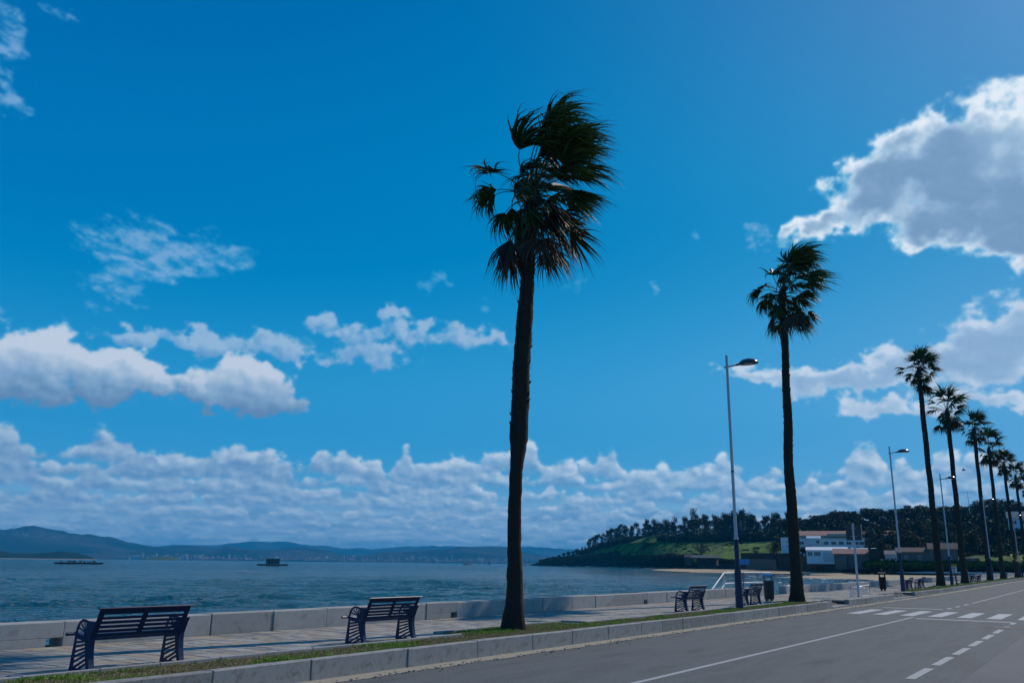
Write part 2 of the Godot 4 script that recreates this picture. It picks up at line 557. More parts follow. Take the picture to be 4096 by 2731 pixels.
# ------------------------------------------------------------------ materials (base colours are linear)
func make_materials() -> void:
	fine.seed = 3; fine.frequency = 0.9; fine.fractal_octaves = 4
	broad.seed = 8; broad.frequency = 0.05; broad.fractal_octaves = 4
	M.asphalt = surf("asphalt", [Color(0.052, 0.056, 0.057), Color(0.13, 0.138, 0.14), Color(0.117, 0.124, 0.126), Color(0.26, 0.272, 0.274)], 3.2, 0.88, 0.5, 37.0, [Color(0.7, 0.7, 0.7), Color(0.98, 0.98, 0.98), Color(0.8, 0.8, 0.8), Color(1, 1, 1)], 0.09, 0.3, 3)
	M.asphalt.uv2_scale = Vector3(1.0 / 9.0, 0.1, 1.0 / 55.0)
	M.asphalt.detail_albedo = noise_tex(1024, 0.008, [Color(0.58, 0.58, 0.58), Color(0.86, 0.86, 0.86), Color(0.96, 0.96, 0.96), Color(0.8, 0.8, 0.8), Color(1.0, 1.0, 1.0)], 7, 5)
	M.asphalt_old = surf("old_asphalt", [Color(0.09, 0.092, 0.095), Color(0.17, 0.172, 0.175), Color(0.15, 0.152, 0.155), Color(0.33, 0.33, 0.32)], 1.9, 0.9, 0.7, 29.0, [Color(0.8, 0.8, 0.8), Color(1, 1, 1), Color(0.86, 0.86, 0.87)], 0.11, 0.3, 3)
	M.paint = surf("road_paint", [Color(0.25, 0.26, 0.27), Color(0.36, 0.37, 0.38), Color(0.46, 0.47, 0.48), Color(0.38, 0.39, 0.4)], 2.1, 0.75, 0.2, 0.0, [], 0.06)
	M.paint_worn = surf("worn_road_paint", [Color(0.15, 0.155, 0.16), Color(0.3, 0.31, 0.31), Color(0.42, 0.43, 0.43), Color(0.4, 0.41, 0.41)], 0.7, 0.8, 0.2, 0.0, [], 0.05)
	M.granite = surf("granite", [Color(0.12, 0.12, 0.12), Color(0.36, 0.355, 0.345), Color(0.4, 0.395, 0.385), Color(0.68, 0.67, 0.65)], 0.9, 0.8, 0.35, 3.3, [Color(0.62, 0.6, 0.57), Color(0.93, 0.92, 0.91), Color(1, 1, 1), Color(0.85, 0.83, 0.8)], 0.09, 0.4, 3)
	M.granite_b = surf("granite_dark", [Color(0.1, 0.1, 0.1), Color(0.3, 0.298, 0.29), Color(0.34, 0.335, 0.325), Color(0.6, 0.59, 0.57)], 0.8, 0.8, 0.35, 2.6, [Color(0.66, 0.64, 0.6), Color(0.95, 0.94, 0.93), Color(1, 1, 1), Color(0.82, 0.8, 0.77)], 0.09, 0.4, 3)
	M.kerb = surf("kerb_granite", [Color(0.1, 0.098, 0.095), Color(0.31, 0.305, 0.295), Color(0.35, 0.345, 0.335), Color(0.58, 0.57, 0.55)], 0.8, 0.85, 0.35, 1.6, [Color(0.5, 0.45, 0.4), Color(0.9, 0.88, 0.86), Color(1, 1, 1), Color(0.8, 0.76, 0.71)], 0.09, 0.35, 3)
	M.kerb_b = surf("kerb_granite_dark", [Color(0.09, 0.088, 0.085), Color(0.27, 0.265, 0.255), Color(0.3, 0.295, 0.285), Color(0.5, 0.49, 0.47)], 0.8, 0.85, 0.35, 1.1, [Color(0.42, 0.38, 0.34), Color(0.85, 0.83, 0.8), Color(1, 1, 1), Color(0.74, 0.7, 0.64)], 0.09, 0.35, 3)
	M.grout = surf("mortar", [Color(0.1, 0.09, 0.08), Color(0.18, 0.17, 0.155)], 0.5, 0.95)
	for k in 6:
		var c: Color = [Color(0.36, 0.33, 0.29), Color(0.31, 0.295, 0.275), Color(0.4, 0.36, 0.31), Color(0.26, 0.25, 0.24), Color(0.4, 0.32, 0.24), Color(0.42, 0.395, 0.35)][k]
		M["slab%d" % k] = surf("paving_stone_%d" % k, [c * 0.55, c * 0.95, c * 1.05, c * 1.35], 0.7, 0.8, 0.5, 2.3, [Color(0.75, 0.74, 0.72), Color(1, 1, 1)], 0.03, 0.4)
	M.soil = surf("soil", [Color(0.05, 0.035, 0.022), Color(0.12, 0.09, 0.055), Color(0.17, 0.13, 0.08)], 0.6, 0.98, 1.5, 0.0, [], 0.05)
	M.sand = surf("beach_sand", [Color(0.3, 0.235, 0.155), Color(0.42, 0.33, 0.22), Color(0.47, 0.38, 0.26)], 3.0, 0.95, 0.6, 90.0, [Color(0.62, 0.6, 0.57), Color(0.95, 0.94, 0.92), Color(1, 1, 1)], 0.03)
	M.grit = surf("gutter_sand", [Color(0.2, 0.17, 0.13), Color(0.35, 0.31, 0.25), Color(0.42, 0.37, 0.3)], 0.5, 0.97, 0.6, 0.0, [], 0.06)
	M.grass = tinted("grass_blade", 0.8, 0.3, Color(0.18, 0.25, 0.08))
	M.leaf = tinted("palm_leaf", 0.55, 0.4, Color(0.14, 0.2, 0.04))
	M.bark = surf("palm_bark", [Color(0.022, 0.017, 0.013), Color(0.06, 0.05, 0.04), Color(0.085, 0.072, 0.06)], 0.5, 0.95, 2.5, 0.0, [], 0.03, 0.25)
	M.bark.uv1_scale = Vector3(2.2, 5.0, 2.2)
	M.boot = tinted("leaf_base", 0.95, 0.25)
	M.bench = plain("bench_paint", Color(0.007, 0.024, 0.075), 0.42, 0.0, 0.38)
	M.lamp_blue = plain("lamp_blue_paint", Color(0.008, 0.022, 0.07), 0.5, 0.0, 0.5)
	M.lamp_blue_light = plain("lamp_head_paint", Color(0.015, 0.03, 0.06), 0.22, 0.0, 0.6)
	M.galv = plain("galvanised_steel", Color(0.52, 0.53, 0.54), 0.5, 0.15, 0.5)
	M.lens = plain("lamp_lens", Color(0.5, 0.5, 0.46), 0.3, 0.0, 0.5)
	M.steel = plain("stainless_steel", Color(0.6, 0.61, 0.62), 0.3, 0.7, 0.5)
	M.white_steel = plain("white_painted_steel", Color(0.46, 0.5, 0.54), 0.45, 0.1, 0.5)
	M.rusty = surf("rusty_steel", [Color(0.1, 0.05, 0.03), Color(0.25, 0.13, 0.07), Color(0.35, 0.25, 0.18)], 0.3, 0.85)
	M.bin = plain("bin_shell", Color(0.02, 0.021, 0.023), 0.4, 0.2, 0.5)
	M.bin_rust = surf("bin_shell_rusted", [Color(0.012, 0.009, 0.008), Color(0.035, 0.02, 0.015), Color(0.06, 0.03, 0.018)], 0.5, 0.6, 0.2)
	M.bin_blue = plain("bin_blue_paint", Color(0.015, 0.16, 0.36), 0.35)
	M.sign_back = plain("sign_back", Color(0.06, 0.066, 0.07), 0.5, 0.3)
	M.sign_white = plain("sign_white", Color(0.62, 0.64, 0.66), 0.5)
	M.sign_yellow = plain("sign_yellow", Color(0.62, 0.36, 0.01), 0.5)
	M.sign_green = plain("sign_green_edge", Color(0.008, 0.1, 0.06), 0.5)
	M.sign_ink = plain("sign_ink", Color(0.012, 0.012, 0.015), 0.6)
	M.wood = surf("weathered_post", [Color(0.06, 0.045, 0.03), Color(0.13, 0.1, 0.07), Color(0.18, 0.15, 0.11)], 0.4, 0.9)
	M.iron = surf("cast_iron", [Color(0.06, 0.058, 0.056), Color(0.12, 0.11, 0.1), Color(0.17, 0.13, 0.1)], 0.3, 0.8, 0.6)
	# sea: dark green body, glossy skin with small ripples on top of the built waves
	var w := StandardMaterial3D.new()
	w.resource_name = "sea_water"
	w.albedo_color = srgb(Color(0.003, 0.07, 0.1))
	w.roughness = 0.1
	w.metallic_specular = 0.17
	w.uv1_triplanar = true
	w.uv1_world_triplanar = true
	w.uv1_scale = Vector3(1, 1, 1) / 9.0
	w.heightmap_enabled = true
	w.heightmap_scale = 40.0
	w.heightmap_texture = noise_tex(1024, 0.011, [], 5, 71)
	M.water = w
	M.ground = tinted("hill_ground", 0.95, 0.2)
	M.far_ground = tinted("far_hill", 0.98, 0.1)
	M.foliage = tinted("tree_foliage", 0.75, 0.3, Color(0.06, 0.08, 0.02))
	M.hedge = tinted("hedge_foliage", 0.8, 0.3, Color(0.08, 0.12, 0.03))
	M.tree_bark = surf("tree_bark", [Color(0.03, 0.024, 0.018), Color(0.08, 0.066, 0.052)], 1.5, 0.95)
	M.rock = surf("shore_rock", [Color(0.05, 0.046, 0.04), Color(0.14, 0.13, 0.115), Color(0.22, 0.2, 0.17)], 3.0, 0.95, 4.0)
	M.old_wall = surf("old_stone_wall", [Color(0.02, 0.019, 0.017), Color(0.07, 0.066, 0.058), Color(0.11, 0.1, 0.09)], 2.5, 0.95, 4.0, 17.0, [Color(0.6, 0.62, 0.55), Color(1, 1, 1)], 0.03)
	M.stone_house = surf("house_stone", [Color(0.07, 0.065, 0.058), Color(0.15, 0.14, 0.125), Color(0.2, 0.185, 0.165)], 2.0, 0.95, 3.0)
	M.white_wall = surf("white_render", [Color(0.72, 0.73, 0.74), Color(0.82, 0.83, 0.83)], 5.0, 0.85)
	M.cream_wall = surf("cream_render", [Color(0.42, 0.36, 0.3), Color(0.5, 0.44, 0.37)], 5.0, 0.9)
	M.pink_tile = surf("roof_tile", [Color(0.3, 0.14, 0.1), Color(0.5, 0.26, 0.2), Color(0.55, 0.31, 0.24)], 1.2, 0.9, 3.0)
	M.brown_tile = surf("old_roof_tile", [Color(0.1, 0.06, 0.045), Color(0.2, 0.135, 0.105), Color(0.26, 0.18, 0.14)], 1.2, 0.95, 3.0)
	M.grey_roof = surf("grey_sheet_roof", [Color(0.1, 0.1, 0.105), Color(0.2, 0.2, 0.205)], 1.5, 0.8, 2.0)
	M.window = plain("window_glass", Color(0.02, 0.03, 0.045), 0.12, 0.0, 0.6)
	M.frame = plain("window_frame", Color(0.5, 0.52, 0.54), 0.5)
	M.ochre = plain("ochre_paint", Color(0.3, 0.17, 0.02), 0.7)
	M.blue_panel = plain("blue_panel", Color(0.03, 0.25, 0.55), 0.5)
	M.raft = surf("raft_timber", [Color(0.03, 0.026, 0.022), Color(0.09, 0.078, 0.065)], 1.0, 0.95)
	M.red = plain("red_paint", Color(0.45, 0.03, 0.02), 0.5)
	M.town_white = plain("town_wall", Color(0.45, 0.43, 0.41), 0.9)
	M.town_roof = plain("town_roof", Color(0.28, 0.13, 0.09), 0.9)
	M.tyre = plain("tyre", Color(0.015, 0.015, 0.015), 0.9)
	M.car_glass = plain("car_glass", Color(0.02, 0.025, 0.03), 0.08, 0.0, 0.6)
	M.gull = plain("gull_feathers", Color(0.7, 0.7, 0.7), 0.9)
	M.foam = plain("foam", Color(0.75, 0.78, 0.8), 0.9)

# ------------------------------------------------------------------ road and promenade
# long sheet between two x lines, following the gentle climb
func strip(b: MB, x0: float, x1: float, z0: float, z1: float, y: float, step := 8.0) -> void:
	var n := maxi(1, int(ceil((z0 - z1) / step)))
	for i in n:
		var a := lerpf(z0, z1, float(i) / n)
		var c := lerpf(z0, z1, float(i + 1) / n)
		b.quad(Vector3(x0, y + rise(a), a), Vector3(x0, y + rise(c), c), Vector3(x1, y + rise(c), c), Vector3(x1, y + rise(a), a))

func build_ground() -> void:
	var b := MB.new()
	strip(b, -10.6, -2.3, 40.0, -330.0, 0.0)
	var road := structure("road", b.mesh(), M.asphalt)
	var o := MB.new()
	strip(o, -2.3, 3.2, 40.0, -330.0, 0.0)
	part("parking_lane", o.mesh(), M.asphalt_old, road)
	# painted markings, each a sheet 4 mm above the asphalt
	var e := MB.new()
	strip(e, -6.58, -6.46, 40.0, -37.2, 0.004, 6.0)
	part("lane_line", e.mesh(), M.paint_worn, road)
	e = MB.new()
	strip(e, -6.58, -6.46, -54.4, -300.0, 0.004, 6.0)
	part("lane_line", e.mesh(), M.paint_worn, road)
	for z in [[-45.6, -46.9], [-48.3, -49.6], [-51.2, -52.7]]:
		e = MB.new()
		strip(e, -6.58, -6.44, z[0], z[1], 0.004)
		part("lane_dash", e.mesh(), M.paint, road)
	for k in 8:
		e = MB.new()
		var z := -16.65 - 2.62 * k
		strip(e, -3.15, -2.99, z, z - (1.95 if k < 6 else 1.2), 0.004)
		part("parking_dash", e.mesh(), M.paint_worn, road)
	for k in 3:
		e = MB.new()
		strip(e, -3.15, -2.99, -11.4 + 2.62 * k, -13.35 + 2.62 * k, 0.004)
		part("parking_dash", e.mesh(), M.paint_worn, road)
	for k in 7:
		e = MB.new()
		var x := -9.2 + 1.01 * k
		strip(e, x, x + 0.5, -38.1, -42.7, 0.004, 2.0)
		part("crossing_bar", e.mesh(), M.paint, road)
	e = MB.new()
	strip(e, -9.2, -6.62, -44.9, -45.3, 0.004, 1.0)
	part("stop_line", e.mesh(), M.paint, road)
	e = MB.new()
	strip(e, -6.3, -3.17, -36.1, -36.5, 0.004, 1.0)
	part("stop_line", e.mesh(), M.paint, road)
	# land under the promenade and on the near side of the road
	b = MB.new()
	b.box(Vector3(-12.9, -1.6, -145), Vector3(4.6, 3.1, 370))
	structure("seafront_ground", b.mesh(), M.grout)
	b = MB.new()
	b.box(Vector3(203.2, -2.0, -145), Vector3(400, 3.9, 370))
	structure("inland_ground", b.mesh(), M.soil)
	b = MB.new()
	strip(b, 3.4, 5.6, 40.0, -330.0, 0.12)
	structure("near_pavement", b.mesh(), M.grout)
	var kerb := thing("near_kerb", "low grey kerb on the near side of the road", "kerb", Vector3.ZERO)
	for k in 90:
		var s := MB.new()
		var z := 38.0 - k * 4.0
		s.cbox(Vector3(3.3, 0.0 + rise(z), z), Vector3(0.2, 0.26, 3.98), 0.015)
		part("kerb_stone", s.mesh(), M.kerb, kerb)

func build_manholes() -> void:
	for q in [[-8.75, -47.4, 0.36, "round dark manhole cover in the far lane past the crossing"], [-5.25, -48.1, 0.34, "round dark manhole cover near the middle line past the crossing"], [-3.1, -32.7, 0.42, "rusty manhole cover among the dashes of the parking lane"]]:
		var b := MB.new()
		b.lathe([Vector2(0.0, 0.016), Vector2(q[2] - 0.03, 0.016), Vector2(q[2], 0.006), Vector2(q[2], -0.02)], Vector3.ZERO, 28)
		var t := thing("manhole_cover", q[3], "manhole cover", Vector3(q[0], rise(q[1]), q[1]))
		part("lid", b.mesh(), M.iron, t)
		var r := MB.new()
		r.lathe([Vector2(q[2] + 0.005, 0.004), Vector2(q[2] + 0.005, 0.012), Vector2(q[2] + 0.11, 0.011), Vector2(q[2] + 0.13, 0.002)], Vector3.ZERO, 28)
		part("rim", r.mesh(), M.grout, t)

# z of the kerb's dropped parts
func kerb_top(z: float) -> float:
	if (z < -41.0 and z > -44.0) or (z < -54.5 and z > -61.0):
		return 0.12
	return 0.345

func build_kerb() -> void:
	var kerb := thing("kerb", "high granite kerb between the road and the grass strip", "kerb")
	var cuts := [6.0, 3.9, 1.9, -0.2, -2.2, -4.3, -6.2, -8.2, -10.03, -12.31, -14.39, -16.39, -18.09, -19.85, -21.71, -23.02, -24.43, -25.65, -26.95, -28.66, -30.69, -31.96, -33.32, -35.49, -37.08, -38.76, -39.9, -41.0, -42.5, -44.0, -45.6, -47.5, -49.2, -50.8, -52.6, -54.5, -56.5, -58.6, -61.0]
	var z := -61.0
	while z > -300.0:
		z -= rf(1.6, 2.5)
		cuts.append(z)
	for i in cuts.size() - 1:
		var a: float = cuts[i]
		var c: float = cuts[i + 1]
		var m := (a + c) * 0.5
		var top := kerb_top(m) + rf(-0.008, 0.008)
		var b := MB.new()
		var deep := 0.5
		b.cbox(Vector3(ROAD_X - 0.1 + rf(-0.006, 0.006), top - deep * 0.5 + rise(m), m), Vector3(0.2, deep, (a - c) - 0.014), 0.012, Basis(Vector3.UP, rf(-0.005, 0.005)) * Basis(Vector3.RIGHT, rf(-0.004, 0.004)))
		part("kerb_stone", b.mesh(), M.kerb if rng.randf() < 0.6 else M.kerb_b, kerb)
	# edging between the grass and the paving, with a bay round each palm
	var edge := thing("grass_edging", "thin pale stone edging between the grass strip and the paving", "edging")
	z = 8.0
	while z > -260.0:
		var l := rf(0.9, 1.2)
		if not ((z < -40.2 and z > -64.0)):
			var x := edge_x(z - l * 0.5)
			var b := MB.new()
			b.cbox(Vector3(x - 0.04, 0.26 + rise(z), z - l * 0.5), Vector3(0.08, 0.2 + rf(-0.006, 0.006), l - 0.008), 0.008)
			part("edging_stone", b.mesh(), M.granite_b, edge)
			var nx := edge_x(z - l * 1.05)
			if absf(nx - x) > 0.1:
				var q := MB.new()
				q.cbox(Vector3((x + nx) * 0.5 - 0.04, 0.262 + rise(z), z - l - 0.04), Vector3(absf(nx - x) + 0.08, 0.2, 0.075), 0.008)
				part("edging_stone", q.mesh(), M.granite_b, edge)
		z -= l
	# sand washed against the foot of the kerb
	var g := MB.new()
	var zz := 20.0
	while zz > -280.0:
		var st := 0.5 if zz > -80.0 else 2.0
		var w0 := 0.13 + 0.16 * absf(fine.get_noise_1d(zz * 0.35)) + 0.09 * fine.get_noise_1d(zz * 1.7 + 90.0)
		var w1 := 0.13 + 0.16 * absf(fine.get_noise_1d((zz - st) * 0.35)) + 0.09 * fine.get_noise_1d((zz - st) * 1.7 + 90.0)
		g.quad(Vector3(ROAD_X - 0.02, 0.035 + rise(zz), zz), Vector3(ROAD_X - 0.02, 0.035 + rise(zz - st), zz - st), Vector3(ROAD_X + 0.1 + w1, 0.006 + rise(zz - st), zz - st), Vector3(ROAD_X + 0.1 + w0, 0.006 + rise(zz), zz))
		zz -= st
	var gs := part("gutter_sand", g.mesh(), M.grit, self)
	tag(gs, "strip of pale sand washed along the kerb foot", "sand", "", "stuff")
	var gp := MultiMesh.new()
	gp.transform_format = MultiMesh.TRANSFORM_3D
	var pb := MB.new()
	pb.box(Vector3.ZERO, Vector3(0.02, 0.014, 0.017))
	gp.mesh = pb.mesh()
	gp.instance_count = 900
	for i in 900:
		var pz := -6.0 - 60.0 * pow(rng.randf(), 1.5)
		gp.set_instance_transform(i, Transform3D(Basis(Vector3.UP, rf(0, 6)) * rf(0.5, 1.8), Vector3(ROAD_X + 0.05 + absf(rng.randfn(0.0, 0.22)), 0.014 + rise(pz), pz)))
	var pm := MultiMeshInstance3D.new()
	pm.name = "gutter_grit"
	pm.multimesh = gp
	pm.material_override = M.grit
	add_child(pm)
	tag(pm, "loose grit scattered along the gutter", "grit", "", "stuff")

const PALM_Z := [-17.8, -40.4, -81.0, -95.5, -117.0, -132.0, -153.0, -174.0, -196.0]

# inner edge of the grass strip: it bulges round the palms
func edge_x(z: float) -> float:
	for p in PALM_Z:
		if z < p + 2.1 and z > p - 2.6:
			return -12.42
	return -11.68

func build_promenade() -> void:
	var bed := MB.new()
	strip(bed, WALL_X - 0.1, -11.6, 40.0, -300.0, 0.285)
	for q in [[-40.2, -41.0, 0.285], [-41.0, -44.0, 0.075], [-44.0, -54.5, 0.285], [-54.5, -61.0, 0.075], [-61.0, -64.0, 0.285]]:
		var ya: float = 0.285 + rise(q[0])
		bed.quad(Vector3(-11.75, ya, q[0]), Vector3(-11.75, ya, q[1]), Vector3(ROAD_X - 0.19, q[2] + rise(q[1]), q[1]), Vector3(ROAD_X - 0.19, q[2] + rise(q[0]), q[0]))
	for q in [-41.0, -44.0, -54.5, -61.0]:
		bed.tri(Vector3(-11.75, 0.3 + rise(q), q), Vector3(ROAD_X - 0.19, 0.3 + rise(q), q), Vector3(ROAD_X - 0.19, 0.07 + rise(q), q))
	var prom := structure("promenade", bed.mesh(), M.grout)
	# individual paving stones: courses across the walk, random lengths
	var shown := 0
	var rest := []
	for k in 6:
		rest.append(MB.new())
	var z := -5.6
	var variants := {}
	while z > -190.0:
		var far := z < -75.0
		var w := rf(0.16, 0.36) * (1.0 if not far else 2.4)
		var x := WALL_X + 0.02
		var lim := edge_x(z - w * 0.5) - 0.085
		if z < -40.2 and z > -64.0:
			lim = ROAD_X - 0.2
		while x < lim - 0.05:
			var l := minf(rf(0.2, 0.6) * (1.0 if not far else 2.0), lim - x)
			if lim - x - l < 0.14:
				l = lim - x
			var k := rng.randi() % 6
			var y := PAVE_Y + rf(-0.004, 0.004) + rise(z)
			if x > -11.75 and z < -40.2 and z > -64.0:
				# ramps down to the dropped kerb
				var drop := smoothstep(-11.75, ROAD_X - 0.2, x + l * 0.5) * 0.19
				if kerb_top(z - w * 0.5) < 0.2:
					y -= drop
			var c := Vector3(x + l * 0.5, y - 0.03, z - w * 0.5)
			var s := Vector3(l - rf(0.01, 0.022), 0.06, w - rf(0.01, 0.022))
			var turn := Basis(Vector3.UP, rf(-0.012, 0.012))
			if shown < 290 and z > -30.0 and rng.randf() < 0.42:
				var b := MB.new()
				b.cbox(Vector3.ZERO, s, 0.006)
				part("paving_stone", b.mesh(), M["slab%d" % k], prom, Transform3D(turn, c))
				shown += 1
			else:
				rest[k].box(c, s, turn, false)
			x += l
		z -= w
	for k in 6:
		var o := part("paving", rest[k].mesh(), M["slab%d" % k], prom)
		o.set_meta("kind", "stuff")

func build_wall() -> void:
	var wall := thing("sea_wall", "low pale granite block wall along the water side of the promenade", "wall")
	var cuts := [12.0, 9.0, 6.5, 4.0, 1.8, -0.6, -3.3, -6.1, -8.97, -12.13, -13.78, -15.42, -19.13, -20.52, -25.16, -27.1, -28.75, -30.2, -33.1, -35.0, -36.3, -39.6, -41.9, -43.0, -46.1, -48.9]
	var z := -51.6
	cuts.append(z)
	while z > -300.0:
		z -= rf(1.6, 3.4)
		cuts.append(z)
	var drains := [-8.97, -20.52, -33.1, -57.0, -66.0, -88.0]
	for i in cuts.size() - 1:
		var a: float = cuts[i]
		var c: float = cuts[i + 1]
		if a == -48.9:
			continue     # opening for the steps down to the beach
		var m := (a + c) * 0.5
		var b := MB.new()
		var y := rise(m)
		var lo := 0.22
		var hi := 0.735 + rf(-0.011, 0.011)
		var dx := rf(-0.013, 0.013)
		# a drain hole is cut out of the foot of the block's near end
		var cut := 0.0
		for d in drains:
			if absf(c - d) < 1.2:
				cut = 0.3
		if cut > 0.0:
			b.cbox(Vector3(WALL_X - 0.22 + dx, (hi + 0.455) * 0.5 + y, m), Vector3(0.44, hi - 0.455, a - c - 0.012), 0.012)
			b.cbox(Vector3(WALL_X - 0.22 + dx, (lo + 0.4545) * 0.5 + y, m + cut * 0.5), Vector3(0.44, 0.4555 - lo, a - c - 0.012 - cut), 0.004)
		else:
			b.cbox(Vector3(WALL_X - 0.22 + dx, (hi + lo) * 0.5 + y, m), Vector3(0.44, hi - lo, a - c - 0.012), 0.014, Basis(Vector3.UP, rf(-0.004, 0.004)) * Basis(Vector3.RIGHT, rf(-0.003, 0.003)))
		part("wall_block", b.mesh(), M.granite if rng.randf() < 0.6 else M.granite_b, wall)
	var f := MB.new()
	strip(f, WALL_X - 0.43, WALL_X - 0.42, 40.0, -300.0, -1.0)
	# battered outer face down to the water
	var q := MB.new()
	for i in 40:
		var a := 40.0 - i * 9.0
		var c := a - 9.0
		q.quad(Vector3(WALL_X - 0.4, 0.3, a), Vector3(WALL_X - 0.4, 0.3, c), Vector3(WALL_X - 1.2, SEA - 1.5, c), Vector3(WALL_X - 1.2, SEA - 1.5, a))
	part("outer_face", q.mesh(), M.rock, wall)

# ------------------------------------------------------------------ grass
func build_grass() -> void:
	var s := MB.new()
	strip(s, -12.4, ROAD_X - 0.19, 8.0, -40.2, 0.30, 2.0)
	strip(s, -12.4, ROAD_X - 0.19, -64.0, -260.0, 0.30, 6.0)
	structure("grass_strip_soil", s.mesh(), M.soil)
	var tuft := MB.new()
	tuft.tinted = true
	for k in 9:
		var a := rf(0, TAU)
		var out := Vector3(cos(a), 0, sin(a))
		var side := Vector3(-sin(a), 0, cos(a)) * 0.0045
		var p0 := out * rf(0.0, 0.035)
		var h := rf(0.02, 0.05)
		var lean := rf(0.15, 0.9)
		var p1 := p0 + Vector3.UP * h * 0.6 + out * h * 0.3 * lean
		var p2 := p0 + Vector3.UP * h + out * h * lean
		var nn := (Vector3.UP * 0.8 + out * 0.4).normalized()
		var i0 := tuft.put(p0 - side, nn)
		tuft.put(p0 + side, nn); tuft.put(p1 + side * 0.8, nn); tuft.put(p1 - side * 0.8, nn); tuft.put(p2, nn)
		for t in [[0, 1, 2], [0, 2, 3], [3, 2, 4]]:
			for j in t:
				tuft.ix.append(i0 + j)
	var places := []
	var cols := []
	var tries := 0
	while places.size() < 34000 and tries < 400000:
		tries += 1
		var z := 2.0 - 90.0 * pow(rng.randf(), 1.25) if tries % 5 else rf(-64.0, -200.0)
		if z < -40.2 and z > -64.0:
			continue
		var x := rf(-12.38, ROAD_X - 0.22)
		if x < edge_x(z) + 0.01:
			continue
		var dense := broad.get_noise_2d(x * 22.0, z * 9.0) * 0.6 + fine.get_noise_2d(x * 1.5, z * 1.2) * 0.5
		if rng.randf() > 0.62 + dense * 0.7:
			continue
		var green := smoothstep(-0.1, 0.4, broad.get_noise_2d(x * 14.0 + 500.0, z * 7.0) + fine.get_noise_2d(x * 0.9, z * 0.9 + 50.0) * 0.5)
		var dry := Color(0.36, 0.27, 0.16)
		var live := Color(0.19, 0.31, 0.045)
		cols.append(jitter(dry.lerp(live, clampf(green + rf(-0.25, 0.25), 0, 1)), 0.25))
		var sc := rf(0.6, 1.25) * (0.75 + 0.5 * green) * (1.0 if z > -60.0 else 1.7)
		places.append(Transform3D(Basis(Vector3.UP, rf(0, TAU)).scaled(Vector3(sc, sc, sc)), Vector3(x, 0.30 + rise(z), z)))
	var mm := MultiMesh.new()
	mm.transform_format = MultiMesh.TRANSFORM_3D
	mm.use_colors = true
	mm.mesh = tuft.mesh()
	mm.instance_count = places.size()
	for i in places.size():
		mm.set_instance_transform(i, places[i])
		mm.set_instance_color(i, cols[i])
	var o := MultiMeshInstance3D.new()
	o.name = "grass"
	o.multimesh = mm
	o.material_override = M.grass
	add_child(o)
	tag(o, "short patchy grass, part green part dry, along the kerb", "grass", "", "stuff")

# ------------------------------------------------------------------ sea, beach, shores
func axis(start: float, stop: float, first: float, flat: float, grow: float) -> PackedFloat32Array:
	var out := PackedFloat32Array()
	var x := start
	var st := first
	var sgn := signf(stop - start)
	while (stop - x) * sgn > 0.0:
		out.append(x)
		if absf(x - start) > flat:
			st *= grow
		x += st * sgn
	out.append(stop)
	return out

